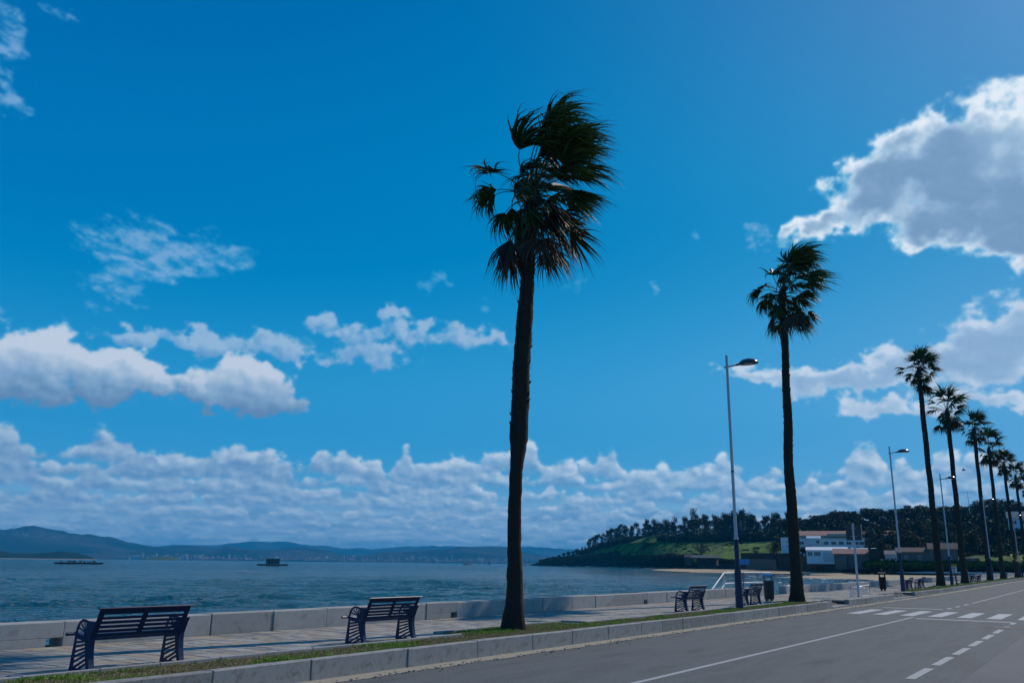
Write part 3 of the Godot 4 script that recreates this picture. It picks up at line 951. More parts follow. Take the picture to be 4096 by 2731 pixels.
func build_sea() -> void:
	var xs := axis(-40.0, -13000.0, 0.42, 70.0, 1.03)
	xs.insert(0, -16.4)
	var zs := axis(6.0, -3600.0, 0.5, 150.0, 1.025)
	zs.insert(0, 60.0)
	zs.insert(0, 900.0)
	zs.insert(0, 9000.0)
	zs.append(-15000.0)
	var a := FastNoiseLite.new()
	a.seed = 12; a.frequency = 0.22; a.fractal_octaves = 4; a.fractal_gain = 0.55
	var c := FastNoiseLite.new()
	c.seed = 19; c.frequency = 0.03; c.fractal_octaves = 2
	var nx := xs.size()
	var nz := zs.size()
	print("sea grid ", nx, " x ", nz)
	var v := PackedVector3Array()
	var n := PackedVector3Array()
	v.resize(nx * nz)
	n.resize(nx * nz)
	var hs := PackedFloat32Array()
	hs.resize(nx * nz)
	for j in nz:
		var z := zs[j]
		var dz := absf(zs[min(j + 1, nz - 1)] - z)
		for i in nx:
			var x := xs[i]
			var dx := absf(xs[min(i + 1, nx - 1)] - x)
			var sp := maxf(dx, dz)
			var h := 0.0
			if sp < 7.0 and i > 0 and j > 2:
				# wind waves running to the right and away; crests lie roughly across the view
				var u := x * 0.62 - z * 0.78
				var w := x * 0.78 + z * 0.62
				h = (a.get_noise_2d(w * 1.25, u * 0.5) * 0.25 * smoothstep(2.4, 0.7, sp) + c.get_noise_2d(w, u * 0.6) * 0.2 * smoothstep(7.0, 5.0, sp) + a.get_noise_2d(w * 0.4 + 70.0, u * 0.17) * 0.24 * smoothstep(6.0, 3.0, sp)) * (0.6 + 0.8 * absf(c.get_noise_2d(x * 0.35 + 900.0, z * 0.35)) * 1.6)
			hs[j * nx + i] = h
			v[j * nx + i] = Vector3(x, SEA + h, z)
	for j in nz:
		for i in nx:
			var i0: int = max(i - 1, 0)
			var i1: int = min(i + 1, nx - 1)
			var j0: int = max(j - 1, 0)
			var j1: int = min(j + 1, nz - 1)
			var gx := (hs[j * nx + i1] - hs[j * nx + i0]) / (xs[i1] - xs[i0])
			var gz := (hs[j1 * nx + i] - hs[j0 * nx + i]) / (zs[j1] - zs[j0])
			n[j * nx + i] = Vector3(-gx, 1.0, -gz).normalized()
	var ix := PackedInt32Array()
	ix.resize((nx - 1) * (nz - 1) * 6)
	var k := 0
	for j in nz - 1:
		for i in nx - 1:
			var p := j * nx + i
			# x falls with i, z falls with j: clockwise from above
			ix[k] = p; ix[k + 1] = p + 1; ix[k + 2] = p + nx + 1
			ix[k + 3] = p; ix[k + 4] = p + nx + 1; ix[k + 5] = p + nx
			k += 6
	var arr := []
	arr.resize(Mesh.ARRAY_MAX)
	arr[Mesh.ARRAY_VERTEX] = v
	arr[Mesh.ARRAY_NORMAL] = n
	arr[Mesh.ARRAY_INDEX] = ix
	var m := ArrayMesh.new()
	m.add_surface_from_arrays(Mesh.PRIMITIVE_TRIANGLES, arr)
	structure("sea", m, M.water)

# sheet inside an outline, domed a little: low at the rim, rising inwards
func bank_sheet(pts: PackedVector2Array, cell: float, lo: float, slope: float, most: float, tilt := 0.0, far_z := -300.0) -> ArrayMesh:
	var box := Rect2(pts[0], Vector2.ZERO)
	for p in pts:
		box = box.expand(p)
	var b := MB.new()
	b.smooth = true
	var nx := int(box.size.x / cell) + 2
	var nz := int(box.size.y / cell) + 2
	var id := {}
	for j in nz:
		for i in nx:
			var q := box.position + Vector2(i, j) * cell
			var inside := Geometry2D.is_point_in_polygon(q, pts)
			var d := 1e9
			for k in pts.size():
				d = minf(d, q.distance_to(Geometry2D.get_closest_point_to_segment(q, pts[k], pts[(k + 1) % pts.size()])))
			if not inside:
				if d > cell * 1.6:
					continue
				d = -d
			var y := lo + clampf(d * slope, -0.5, most) + 0.03 * fine.get_noise_2d(q.x * 0.1, q.y * 0.1)
			y += tilt * clampf((far_z - q.y) / 200.0, 0.0, 1.0)
			id[[i, j]] = b.put(Vector3(q.x, y, q.y), Vector3.UP)
	for j in nz - 1:
		for i in nx - 1:
			if id.has([i, j]) and id.has([i + 1, j]) and id.has([i, j + 1]) and id.has([i + 1, j + 1]):
				var p: int = id[[i, j]]
				var q: int = id[[i + 1, j]]
				var r: int = id[[i + 1, j + 1]]
				var s: int = id[[i, j + 1]]
				for t in [p, q, r, p, r, s]:
					b.ix.append(t)
	return b.mesh()

func build_beach() -> void:
	# main beach below the bank, from the water tongue to the head of the bay
	var pts := PackedVector2Array([Vector2(-16.3, -186), Vector2(-43, -222), Vector2(-50, -243), Vector2(-59, -264), Vector2(-72, -262), Vector2(-84, -266), Vector2(-91, -290), Vector2(-94, -310), Vector2(-97, -345), Vector2(-93, -372), Vector2(-84, -384), Vector2(-95, -400), Vector2(-125, -404), Vector2(-165, -400), Vector2(-200, -440), Vector2(-215, -470), Vector2(-160, -470), Vector2(-60, -430), Vector2(20, -420), Vector2(20, -330), Vector2(-14, -330)])
	structure("beach", bank_sheet(pts, 3.5, SEA - 0.04, 0.06, 0.42, 1.9, -345.0), M.sand)
	# loose weed on the sand
	var mm := MultiMesh.new()
	mm.transform_format = MultiMesh.TRANSFORM_3D
	var wb := MB.new()
	wb.lathe([Vector2(0.0, 0.1), Vector2(0.5, 0.06), Vector2(0.6, -0.05)], Vector3.ZERO, 7)
	mm.mesh = wb.mesh()
	mm.instance_count = 120
	for i in 120:
		var t := rng.randf()
		var p := Vector3(lerpf(-84, -45, t) + rf(-3, 3), SEA + 0.36 + lerpf(0.45, 0.58, t), lerpf(-392, -405, t) + rf(-5, 5))
		mm.set_instance_transform(i, Transform3D(Basis(Vector3.UP, rf(0, 6)).scaled(Vector3(rf(0.8, 2.6), rf(0.6, 1.6), rf(0.5, 1.2))), p))
	var o := MultiMeshInstance3D.new()
	o.name = "seaweed"
	o.multimesh = mm
	o.material_override = plain("dark_weed", Color(0.03, 0.035, 0.015), 0.9)
	add_child(o)
	tag(o, "line of dark seaweed left on the sand", "seaweed", "", "stuff")
	# breaking crests of foam in the shallow tongue
	var fm := MultiMesh.new()
	fm.transform_format = MultiMesh.TRANSFORM_3D
	var fb := MB.new()
	fb.lathe([Vector2(0.0, 0.13), Vector2(0.5, 0.1), Vector2(1.0, -0.02)], Vector3.ZERO, 8)
	fm.mesh = fb.mesh()
	fm.instance_count = 190
	for i in 190:
		var t := rng.randf()
		var az := lerpf(20.0, 11.0, pow(t, 0.8))
		var p := pol(az, rf(200, 400), SEA + 0.03)
		fm.set_instance_transform(i, Transform3D(Basis(Vector3.UP, deg_to_rad(az + rf(-15, 15))).scaled(Vector3(rf(0.25, 0.9), rf(0.4, 0.9), rf(0.08, 0.2))), p))
	var fo := MultiMeshInstance3D.new()
	fo.name = "wave_foam"
	fo.multimesh = fm
	fo.material_override = M.foam
	add_child(fo)
	tag(fo, "small white breaking crests in the shallows off the beach", "foam", "", "stuff")

# land given by columns round the compass: [az, [[distance, height] ...]]
func land(cols: Array, per: int, rows: int, rough_: float, paint: Callable) -> MB:
	var b := MB.new()
	b.smooth = true
	b.tinted = true
	var grid := []
	for ci in cols.size() - 1:
		var steps := per if ci < cols.size() - 2 else per + 1
		for s in steps:
			var t := float(s) / per
			var az := lerpf(cols[ci][0], cols[ci + 1][0], t)
			var line := []
			var pa: Array = cols[ci][1]
			var pb: Array = cols[ci + 1][1]
			for k in pa.size() - 1:
				var sub := rows if k < pa.size() - 2 else rows + 1
				for r in sub:
					var q := float(r) / rows
					var d := lerpf(lerpf(pa[k][0], pb[k][0], t), lerpf(pa[k + 1][0], pb[k + 1][0], t), q)
					var h := lerpf(lerpf(pa[k][1], pb[k][1], t), lerpf(pa[k + 1][1], pb[k + 1][1], t), q)
					var p := pol(az, d)
					var nz := broad.get_noise_2d(p.x * 0.25, p.z * 0.25) * 1.0 + broad.get_noise_2d(p.x * 1.1, p.z * 1.1) * 0.3
					h += nz * rough_ * clampf((h - SEA) / 10.0, 0.0, 1.0)
					line.append([Vector3(p.x, h, p.z), az, k + q])
			grid.append(line)
	var base := b.v.size()
	var w: int = grid[0].size()
	for i in grid.size():
		for j in w:
			var l: Vector3 = grid[max(i - 1, 0)][j][0]
			var r: Vector3 = grid[min(i + 1, grid.size() - 1)][j][0]
			var u: Vector3 = grid[i][min(j + 1, w - 1)][0]
			var d: Vector3 = grid[i][max(j - 1, 0)][0]
			var nn := (r - l).cross(u - d).normalized()
			if nn.y < 0.0:
				nn = -nn
			b.tint = paint.call(grid[i][j][0], grid[i][j][1], grid[i][j][2])
			b.put(grid[i][j][0], nn)
	for i in grid.size() - 1:
		for j in w - 1:
			var p := base + i * w + j
			for t in [p, p + 1, p + w + 1, p, p + w + 1, p + w]:
				b.ix.append(t)
	return b

var head_cols := [
	[33.0, [[1530, -2.2], [1531, -2.0], [1535, -1.9], [1540, -1.8], [1550, -1.8], [1560, -1.9], [1570, -2.2]]],
	[32.2, [[1500, -2], [1506, 3], [1515, 4.5], [1530, 5], [1550, 5], [1580, 4], [1650, -2]]],
	[31.0, [[1450, -2], [1460, 5], [1480, 9], [1500, 11], [1540, 12], [1600, 12], [1750, -2]]],
	[29.5, [[1370, -2], [1385, 7], [1410, 11], [1450, 15], [1500, 17], [1580, 18], [1800, -2]]],
	[28.4, [[1300, -2], [1315, 8], [1345, 12], [1380, 20], [1430, 25], [1520, 27], [1800, 0]]],
	[27.4, [[1225, -2], [1240, 8], [1270, 14], [1310, 25], [1350, 31], [1450, 32], [1800, 0]]],
	[25.3, [[1060, -2], [1072, 9], [1100, 14], [1150, 25], [1200, 34], [1300, 36], [1700, 5]]],
	[22.8, [[760, -2], [772, 7], [800, 9], [880, 16], [1000, 27], [1150, 32], [1600, 10]]],
	[20.5, [[560, -2], [568, 4], [600, 6.5], [700, 13], [900, 25], [1050, 31], [1500, 12]]],
	[18.0, [[470, -2], [476, 2.6], [520, 5], [620, 12], [800, 23], [950, 30], [1400, 15]]],
	[14.0, [[428, -0.6], [436, 2.6], [480, 6.5], [560, 14], [700, 26], [900, 33], [1300, 18]]],
	[9.0, [[386, 0.4], [391, 2.6], [430, 5.2], [520, 13], [700, 28], [900, 35], [1300, 20]]],
	[4.0, [[386, 0.5], [391, 3], [440, 7], [520, 20], [700, 31], [900, 37], [1300, 20]]],
	[-12.0, [[386, 0.5], [391, 3], [440, 7], [520, 20], [700, 31], [900, 37], [1300, 20]]],
]

func head_height(az: float, d: float) -> float:
	for i in head_cols.size() - 1:
		if az <= head_cols[i][0] and az >= head_cols[i + 1][0]:
			var t := inverse_lerp(head_cols[i][0], head_cols[i + 1][0], az)
			var pa: Array = head_cols[i][1]
			var pb: Array = head_cols[i + 1][1]
			for k in pa.size() - 1:
				var d0 := lerpf(pa[k][0], pb[k][0], t)
				var d1 := lerpf(pa[k + 1][0], pb[k + 1][0], t)
				if d <= d1:
					var h := lerpf(lerpf(pa[k][1], pb[k][1], t), lerpf(pa[k + 1][1], pb[k + 1][1], t), clampf((d - d0) / (d1 - d0), 0, 1))
					var p := pol(az, d)
					var nz := broad.get_noise_2d(p.x * 0.25, p.z * 0.25) * 1.0 + broad.get_noise_2d(p.x * 1.1, p.z * 1.1) * 0.3
					return h + nz * 1.6 * clampf((h - SEA) / 10.0, 0.0, 1.0)
	return 0.0

func build_headland() -> void:
	var meadow := func(p: Vector3, az: float, k: float) -> Color:
		var scrub := Color(0.028, 0.034, 0.016)
		var green := Color(0.075, 0.135, 0.018)
		var g := 0.0
		if az > 14.8 and az < 28.6:
			g = smoothstep(1.6, 2.0, k) * smoothstep(4.35, 4.1, k)
		var n := broad.get_noise_2d(p.x * 0.9, p.z * 0.9)
		g *= smoothstep(-0.45, -0.1, n + 0.25)
		if az < 12.0 and k > 1.0 and k < 2.1:
			g = 0.8
		var c := scrub.lerp(green, clampf(g, 0, 1))
		if k < 1.0:
			c = Color(0.05, 0.048, 0.035)
		var f := 1.0 + 0.7 * fine.get_noise_2d(p.x * 0.08, p.z * 0.08) + 0.5 * n
		return Color(c.r * f * (1.0 + 0.3 * n), c.g * f, c.b * f)
	structure("headland", land(head_cols, 30, 9, 1.6, meadow).mesh(), M.ground)
	# mound on the meadow's crest
	var m := MB.new()
	m.smooth = true
	m.tinted = true
	m.tint = Color(0.07, 0.125, 0.018)
	m.lathe([Vector2(0, 7.5), Vector2(6, 7.0), Vector2(13, 4.6), Vector2(22, 1.6), Vector2(32, -3)], Vector3.ZERO, 20, 1.3, 0.8)
	var mo := structure("grassy_mound", m.mesh(), M.ground)
	mo.position = pol(24.5, 1150, head_height(24.5, 1150))

# far ranges: a crest line given as [az, elevation angle], seen across the bay
func far_range(called: String, crest: Array, dist: float, foot: float, seed_: int, c0: Color, c1: Color) -> void:
	var cols := []
	for q in crest:
		var h: float = 1.8 + dist * tan(deg_to_rad(q[1]))
		cols.append([q[0], [[foot, -3], [foot + 60, 6 + h * 0.02], [lerpf(foot, dist, 0.35), h * 0.22], [lerpf(foot, dist, 0.7), h * 0.62], [dist, h], [dist * 1.12, h * 0.8], [dist * 1.4, -3]]])
	var ridge := FastNoiseLite.new()
	ridge.seed = seed_
	ridge.frequency = 0.0011
	ridge.fractal_octaves = 4
	var paint := func(p: Vector3, _az: float, k: float) -> Color:
		var t := clampf(0.5 + ridge.get_noise_2d(p.x, p.z) * 1.6, 0, 1)
		var c := c0.lerp(c1, t)
		return c * (1.0 + 0.3 * ridge.get_noise_2d(p.x * 6.0, p.z * 6.0))
	var b := land(cols, 7, 5, 0.0, paint)
	# gullies and knolls
	for i in b.v.size():
		var p := b.v[i]
		var f := clampf(p.y / 80.0, 0.0, 1.0)
		p.y += ridge.get_noise_2d(p.x * 1.4, p.z * 1.4) * 34.0 * f * clampf(p.y / 200.0, 0.25, 1.0) + ridge.get_noise_2d(p.x * 7.0, p.z * 7.0) * 9.0 * f
		b.v[i] = p
	var st := SurfaceTool.new()
	st.create_from_arrays(b.mesh().surface_get_arrays(0))
	st.generate_normals()
	structure(called, st.commit(), M.far_ground)

func build_far_shore() -> void:
	var woods := Color(0.018, 0.03, 0.022)
	var heath := Color(0.06, 0.058, 0.045)
	far_range("far_mountain", [[72.0, 0.8], [68.0, 1.1], [65.0, 1.37], [64.1, 1.5], [63.4, 1.68], [62.45, 1.82], [61.3, 1.57], [60.5, 1.42], [59.7, 1.44], [58.5, 1.28], [57.4, 0.93], [56.0, 0.78], [54.9, 0.8], [53.8, 0.77], [52.4, 0.7], [50.4, 0.52], [48.0, 0.3]], 9500, 7200, 3, woods, heath)
	far_range("distant_hills", [[56.5, 0.6], [54.9, 0.84], [52.4, 0.86], [51.6, 1.03], [51.0, 1.13], [50.4, 1.19], [49.4, 1.16], [47.9, 1.11], [47.0, 1.06], [46.1, 0.94], [44.7, 0.82], [43.9, 0.88], [43.0, 0.78], [41.8, 0.86], [39.7, 1.06], [37.7, 1.02], [35.3, 1.11], [34.3, 1.07], [32.3, 1.05], [30.7, 0.94], [29.1, 0.81], [26.7, 0.5], [22.0, 0.4], [16.0, 0.4]], 14500, 12000, 9, woods, heath)
	far_range("shore_hills", [[53.8, 0.4], [52.4, 0.66], [51.7, 0.86], [51.1, 0.74], [50.2, 0.65], [48.2, 0.76], [47.2, 0.77], [45.7, 0.65], [44.5, 0.41], [43.3, 0.42], [42.1, 0.58], [40.7, 0.67], [38.9, 0.8], [37.7, 0.94], [37.2, 1.08], [36.7, 1.0], [35.2, 0.97], [34.3, 0.89], [32.3, 0.59], [31.5, 0.52], [29.9, 0.34], [27.0, 0.25], [20.0, 0.2]], 9000, 7000, 5, woods, heath)
	# wooded spit with a pale beach at its foot, and a bare green islet
	var cols := []
	for q in [[72.0, 0.42], [65.0, 0.4], [63.9, 0.38], [63.2, 0.26], [62.1, 0.27], [60.9, 0.41], [60.0, 0.33], [59.3, 0.1], [59.0, 0.0]]:
		var h: float = 1.0 + 3900.0 * tan(deg_to_rad(q[1]))
		cols.append([q[0], [[3690, -3], [3705, 0.3], [3740, 1.6], [3800, 1.0 + h * 0.5], [3900, h], [4050, h * 0.9], [4300, -3]]])
	var paint := func(p: Vector3, _az: float, k: float) -> Color:
		if k < 1.7:
			return Color(0.26, 0.22, 0.17)
		return Color(0.02, 0.032, 0.014) * (1.0 + 0.5 * broad.get_noise_2d(p.x * 0.5, p.z * 0.5))
	var sb := land(cols, 10, 5, 0.0, paint)
	for i in sb.v.size():
		var p := sb.v[i]
		if p.y > 3.0:
			p.y += 4.0 * broad.get_noise_2d(p.x * 0.7, p.z * 0.7) + 2.0 * fine.get_noise_2d(p.x * 0.2, p.z * 0.2)
			sb.v[i] = p
	structure("wooded_spit", sb.mesh(), M.far_ground)
	cols = []
	for q in [[56.3, -0.02], [55.8, 0.13], [55.2, 0.21], [54.7, 0.12], [54.4, -0.02]]:
		var h: float = 1.8 + 4800.0 * tan(deg_to_rad(q[1]))
		cols.append([q[0], [[4720, -3], [4724, 0.5], [4740, h * 0.4], [4770, h * 0.8], [4800, h], [4840, h * 0.8], [4900, -3]]])
	var paint2 := func(p: Vector3, _az: float, k: float) -> Color:
		return Color(0.09, 0.115, 0.035) if k > 1.0 else Color(0.2, 0.15, 0.1)
	structure("green_islet", land(cols, 6, 4, 0.6, paint2).mesh(), M.far_ground)
	# the town along the far shore: the larger houses one by one, the rest as a mass
	var meshes := []
	for k in 6:
		var am := ArrayMesh.new()
		var w := [14.0, 18.0, 24.0, 30.0, 16.0, 46.0][k] as float
		var hh := [7.0, 9.0, 14.0, 10.0, 20.0, 24.0][k] as float
		var b := MB.new()
		b.box(Vector3(0, hh * 0.5 - 3.0, 0), Vector3(w, hh + 6.0, 11.0))
		b.add_to(am, M.town_white)
		var r := MB.new()
		var y := hh
		r.quad(Vector3(-w * 0.52, y, 6), Vector3(-w * 0.52, y + 3, 0), Vector3(w * 0.52, y + 3, 0), Vector3(w * 0.52, y, 6))
		r.quad(Vector3(w * 0.52, y, -6), Vector3(w * 0.52, y + 3, 0), Vector3(-w * 0.52, y + 3, 0), Vector3(-w * 0.52, y, -6))
		r.tri(Vector3(-w * 0.5, y, -5.5), Vector3(-w * 0.5, y + 2.9, 0), Vector3(-w * 0.5, y, 5.5))
		r.tri(Vector3(w * 0.5, y, 5.5), Vector3(w * 0.5, y + 2.9, 0), Vector3(w * 0.5, y, -5.5))
		r.add_to(am, M.town_roof if k < 4 else M.town_white)
		meshes.append(am)
	var spots := []
	for i in 620:
		var az := rf(30.5, 58.0)
		var dens := 0.35 + 0.65 * smoothstep(-0.2, 0.4, broad.get_noise_1d(az * 22.0))
		if az > 55.5: dens *= 0.5
		if rng.randf() > dens:
			continue
		var up := pow(rng.randf(), 2.2)
		spots.append([az, 7060.0 + 560.0 * up, 5.0 + 38.0 * up])
	var named := 0
	var mm := MultiMesh.new()
	mm.transform_format = MultiMesh.TRANSFORM_3D
	mm.mesh = meshes[0]
	mm.instance_count = maxi(0, spots.size() - 120)
	for i in spots.size():
		var s: Array = spots[i]
		var at := pol(s[0], s[1], s[2])
		var turn := Basis(Vector3.UP, deg_to_rad(s[0]) + rf(-0.6, 0.6))
		if named < 120:
			var k := rng.randi() % 5
			var o := MeshInstance3D.new()
			o.name = numbered("town_house")
			o.mesh = meshes[k]
			o.transform = Transform3D(turn.scaled(Vector3.ONE * rf(0.7, 1.1)), at)
			add_child(o)
			tag(o, "tiny pale house of the town along the far shore", "house", "houses of the far town")
			named += 1
		else:
			mm.set_instance_transform(i - 120, Transform3D(turn.scaled(Vector3.ONE * rf(0.7, 1.2)), at))
	var mo := MultiMeshInstance3D.new()
	mo.name = "far_town"
	mo.multimesh = mm
	add_child(mo)
	tag(mo, "mass of small pale houses spread along the far shore", "town", "", "stuff")
	var big := thing("apartment_block", "largest pale apartment block on the far shore", "building", pol(56.9, 7030, 2.0), deg_to_rad(56.9))
	part("wall", meshes[5], null, big)
	# wind turbines on the mountain's flank
	var az_t := [63.45, 62.95, 62.75, 61.95, 61.35]
	var names := ["wind turbine highest on the mountain's left shoulder", "second wind turbine from the left below the mountain crest", "wind turbine in the middle of the row below the summit", "wind turbine second from the right on the mountain flank", "rightmost wind turbine on the mountain flank"]
	var dt := [9300.0, 8900.0, 8820.0, 8850.0, 8900.0]
	var yt := [232.0, 165.0, 160.0, 150.0, 150.0]
	for k in 5:
		var t := thing("wind_turbine", names[k], "wind turbine", pol(az_t[k], dt[k], yt[k] - 40.0), deg_to_rad(az_t[k]), "turbines on the far mountain")
		var b := MB.new()
		b.tube([Vector3.ZERO, Vector3(0, 85, 0)], [3.2, 2.0], 6)
		part("tower", b.mesh(), M.town_white, t)
		var rot := rf(0, 2)
		for j in 3:
			var q := MB.new()
			var d := Vector3(sin(rot + j * TAU / 3), cos(rot + j * TAU / 3), 0)
			q.tube([Vector3(0, 85, 3), Vector3(0, 85, 3) + d * 30.0], [1.6, 0.5], 5)
			part("blade", q.mesh(), M.town_white, t)

# ------------------------------------------------------------------ fan palms in the wind
var WIND := Vector3(0.72, 0.0, -0.69)

# one fan leaf: curved stalk, then a fan of folded segments that stream with the wind
func frond(at: Vector3, phi: float, theta: float, stalk: float, blade: float, wind: float, sag: float, c0: Color, c1: Color, segs := 30, droop := 0.5) -> ArrayMesh:
	var out := ArrayMesh.new()
	var st := MB.new()
	st.tinted = true
	st.tint = c0.lerp(Color(0.12, 0.1, 0.04), 0.5)
	var d := Vector3(cos(phi) * cos(theta), sin(theta), sin(phi) * cos(theta))
	var p := at
	var path := [p]
	var rad := [0.026]
	var n := 6
	for i in n:
		d = (d + (WIND * wind * 0.16 + Vector3.DOWN * sag * 0.17) * (0.4 + 0.6 * i / n)).normalized()
		p += d * stalk / n
		path.append(p)
		rad.append(lerpf(0.024, 0.011, float(i + 1) / n))
	st.tube(path, rad, 4, false)
	st.add_to(out, M.leaf)
	var b := MB.new()
	b.tinted = true
	var side := d.cross(Vector3.UP)
	if side.length() < 0.2:
		side = d.cross(Vector3(0.3, 0.2, 1.0))
	side = side.normalized()
	# twist the fan about its stalk a little
	side = side.rotated(d, rf(-0.7, 0.7))
	var up := side.cross(d).normalized()
	var spread := rf(0.45, 0.95) if Vector3(cos(phi), 0, sin(phi)).dot(WIND) < -0.25 else rf(0.9, 1.8)
	var roll := rf(0.15, 0.5)
	var widths := [0.010, 0.026, 0.036, 0.03, 0.018, 0.007, 0.002]
	for s in segs:
		var u := -1.0 + 2.0 * s / (segs - 1)
		var a := u * spread + rf(-0.03, 0.03)
		var e := (d * cos(a) + side * sin(a) + up * (roll * absf(u) * (-0.35))).normalized()
		var l := blade * (0.72 + 0.28 * cos(u * 1.35)) * rf(0.72, 1.1)
		var q := p - d * 0.02
		var prev := -1
		var m := widths.size() - 1
		var flutter := rf(0.55, 1.5)
		var lift := rf(-0.1, 0.1)
		for k in m + 1:
			var t := float(k) / m
			var w: float = widths[k] * blade * (30.0 / segs) * 0.8
			var across := e.cross(up)
			if across.length() < 0.15:
				across = e.cross(side)
			across = across.normalized().rotated(e, 0.5 * (1.0 if s % 2 else -1.0))
			var nn := across.cross(e).normalized()
			b.tint = c0.lerp(c1, smoothstep(0.45, 1.0, t)) * rf(0.85, 1.15)
			var i0 := b.put(q - across * w, nn)
			b.put(q + across * w, nn)
			if prev >= 0:
				b.ix.append(prev); b.ix.append(prev + 1); b.ix.append(i0 + 1)
				b.ix.append(prev); b.ix.append(i0 + 1); b.ix.append(i0)
			prev = i0
			e = (e + Vector3(rng.randfn(), rng.randfn(), rng.randfn()) * 0.07 + WIND * wind * flutter * (0.06 + 0.34 * t) + Vector3.DOWN * droop * t * 0.55 + Vector3.UP * lift * t).normalized()
			q += e * l / m
	b.add_to(out, M.leaf)
	return out

func spline(ctrl: Array, y: float) -> float:
	for i in ctrl.size() - 1:
		if y <= ctrl[i + 1][0]:
			var t: float = clampf((y - ctrl[i][0]) / (ctrl[i + 1][0] - ctrl[i][0]), 0, 1)
			t = t * t * (3 - 2 * t) * 0.5 + t * 0.5
			return lerpf(ctrl[i][1], ctrl[i + 1][1], t)
	return ctrl[-1][1]

# lean: [y, dz] pairs; girth: [y, radius] pairs
func palm(label: String, at: Vector3, lean: Array, girth: Array, top: float, seed_: int, size: float, live: int, dead: int, scales_from: float, segs := 30) -> Node3D:
	rng.seed = seed_
	var t := thing("fan_palm", label, "palm tree", at, 0.0, "fan palms along the promenade")
	var b := MB.new()
	var path := []
	var rad := []
	var y := -0.12
	while y < top + 0.3:
		path.append(Vector3(0.02 * sin(y * 1.7), y, spline(lean, y)))
		var r := spline(girth, y)
		rad.append(r * (1.0 + rf(-0.035, 0.035)) + (0.09 * exp(-maxf(y, 0.0) * 3.0)))
		y += 0.11
	b.tube(path, rad, 16)
	# roughen the skin: ring scars and fibres
	for i in b.v.size():
		var p := b.v[i]
		var k := fine.get_noise_3d(p.x * 9.0, p.y * 3.5, p.z * 9.0)
		b.v[i] = p + b.n[i] * k * 0.026
	part("trunk", b.mesh(), M.bark, t)
	# old leaf bases left on the trunk
	var f := MB.new()
	f.tinted = true
	var count := int((top - scales_from) * 34.0)
	for i in count:
		var yy := lerpf(scales_from, top - 0.1, pow(rng.randf(), 0.8))
		var a := rf(0, TAU)
		var r := spline(girth, yy) * 0.96
		var o := Vector3(cos(a), 0, sin(a))
		var c := Vector3(0, yy, spline(lean, yy)) + o * r
		var sd := Vector3(-sin(a), 0, cos(a)) * rf(0.03, 0.06)
		var tip := c + o * rf(0.025, 0.075) + Vector3.UP * rf(0.05, 0.15) + sd * rf(-0.6, 0.6)
		var g := rf(0.5, 1.3)
		f.tint = Color(0.055 * g, 0.043 * g, 0.033 * g)
		f.tri(c - sd, tip, c + sd)
		f.tri(c - sd - o * 0.03, c + sd - o * 0.03, tip - o * 0.015)
	part("old_leaf_bases", f.mesh(), M.boot, t).set_meta("kind", "stuff")
	# fibrous heart
	var ht := MB.new()
	var hp := []
	var hr := []
	var tz := spline(lean, top)
	for k in 7:
		var q := k / 6.0
		hp.append(Vector3(0, top + q * 0.95 * size, tz) + WIND * 0.12 * q * q)
		hr.append(spline(girth, top) * [1.05, 1.3, 1.4, 1.3, 1.05, 0.7, 0.2][k])
	ht.tube(hp, hr, 10)
	part("heart", ht.mesh(), M.bark, t)
	var crown := Vector3(0, top + 0.55 * size, tz) + WIND * 0.05
	for k in live:
		var q := (k + 0.5) / live
		var phi := k * 2.39996 + rf(-0.25, 0.25)
		# young leaves stand up, older ones hang
		var theta := lerpf(1.5, -0.65, pow(q, 1.12)) + rf(-0.2, 0.2)
		if theta > 0.75:
			# the wind gathers the upright leaves on its lee side
			phi = atan2(WIND.z, WIND.x) + wrapf(phi - atan2(WIND.z, WIND.x), -PI, PI) * 0.72
		var o := Vector3(cos(phi), 0, sin(phi))
		var into := o.dot(WIND)
		var base := crown + o * 0.1 + Vector3.UP * lerpf(0.35, -0.25, q) * size
		var g := rf(0.75, 1.25)
		var c0 := Color(0.03 * g, 0.07 * g, 0.012 * g)
		var c1 := Color(0.075 * g, 0.095 * g, 0.025 * g)
		if rng.randf() < 0.35 * q + 0.1:
			c1 = Color(0.11, 0.08, 0.045) * g
		var tall := 0.72 + 0.6 * maxf(0.0, sin(theta))
		var ml := frond(base, phi, theta, rf(0.75, 1.1) * size * tall, rf(1.0, 1.35) * size * tall, rf(0.35, 0.8) + maxf(0.0, -into) * 0.7, rf(0.35, 0.8) + 0.5 * q, c0, c1, segs, rf(0.45, 1.0))
		part("frond", ml, null, t)
	for k in dead:
		var phi := atan2(WIND.z, WIND.x) + rng.randfn(0.0, 1.25)
		var base := Vector3(0, top + rf(-0.1, 0.3) * size, tz) + Vector3(cos(phi), 0, sin(phi)) * 0.14
		var g := rf(0.5, 1.2)
		var c0 := Color(0.085 * g, 0.054 * g, 0.03 * g)
		var c1 := Color(0.15 * g, 0.11 * g, 0.07 * g)
		var ml := frond(base, phi, rf(-0.2, -1.05), rf(0.65, 1.1) * size, rf(0.9, 1.25) * size, rf(0.15, 0.5), rf(0.5, 0.9), c0, c1, segs, rf(0.6, 1.1))
		part("dead_frond", ml, null, t)
	return t

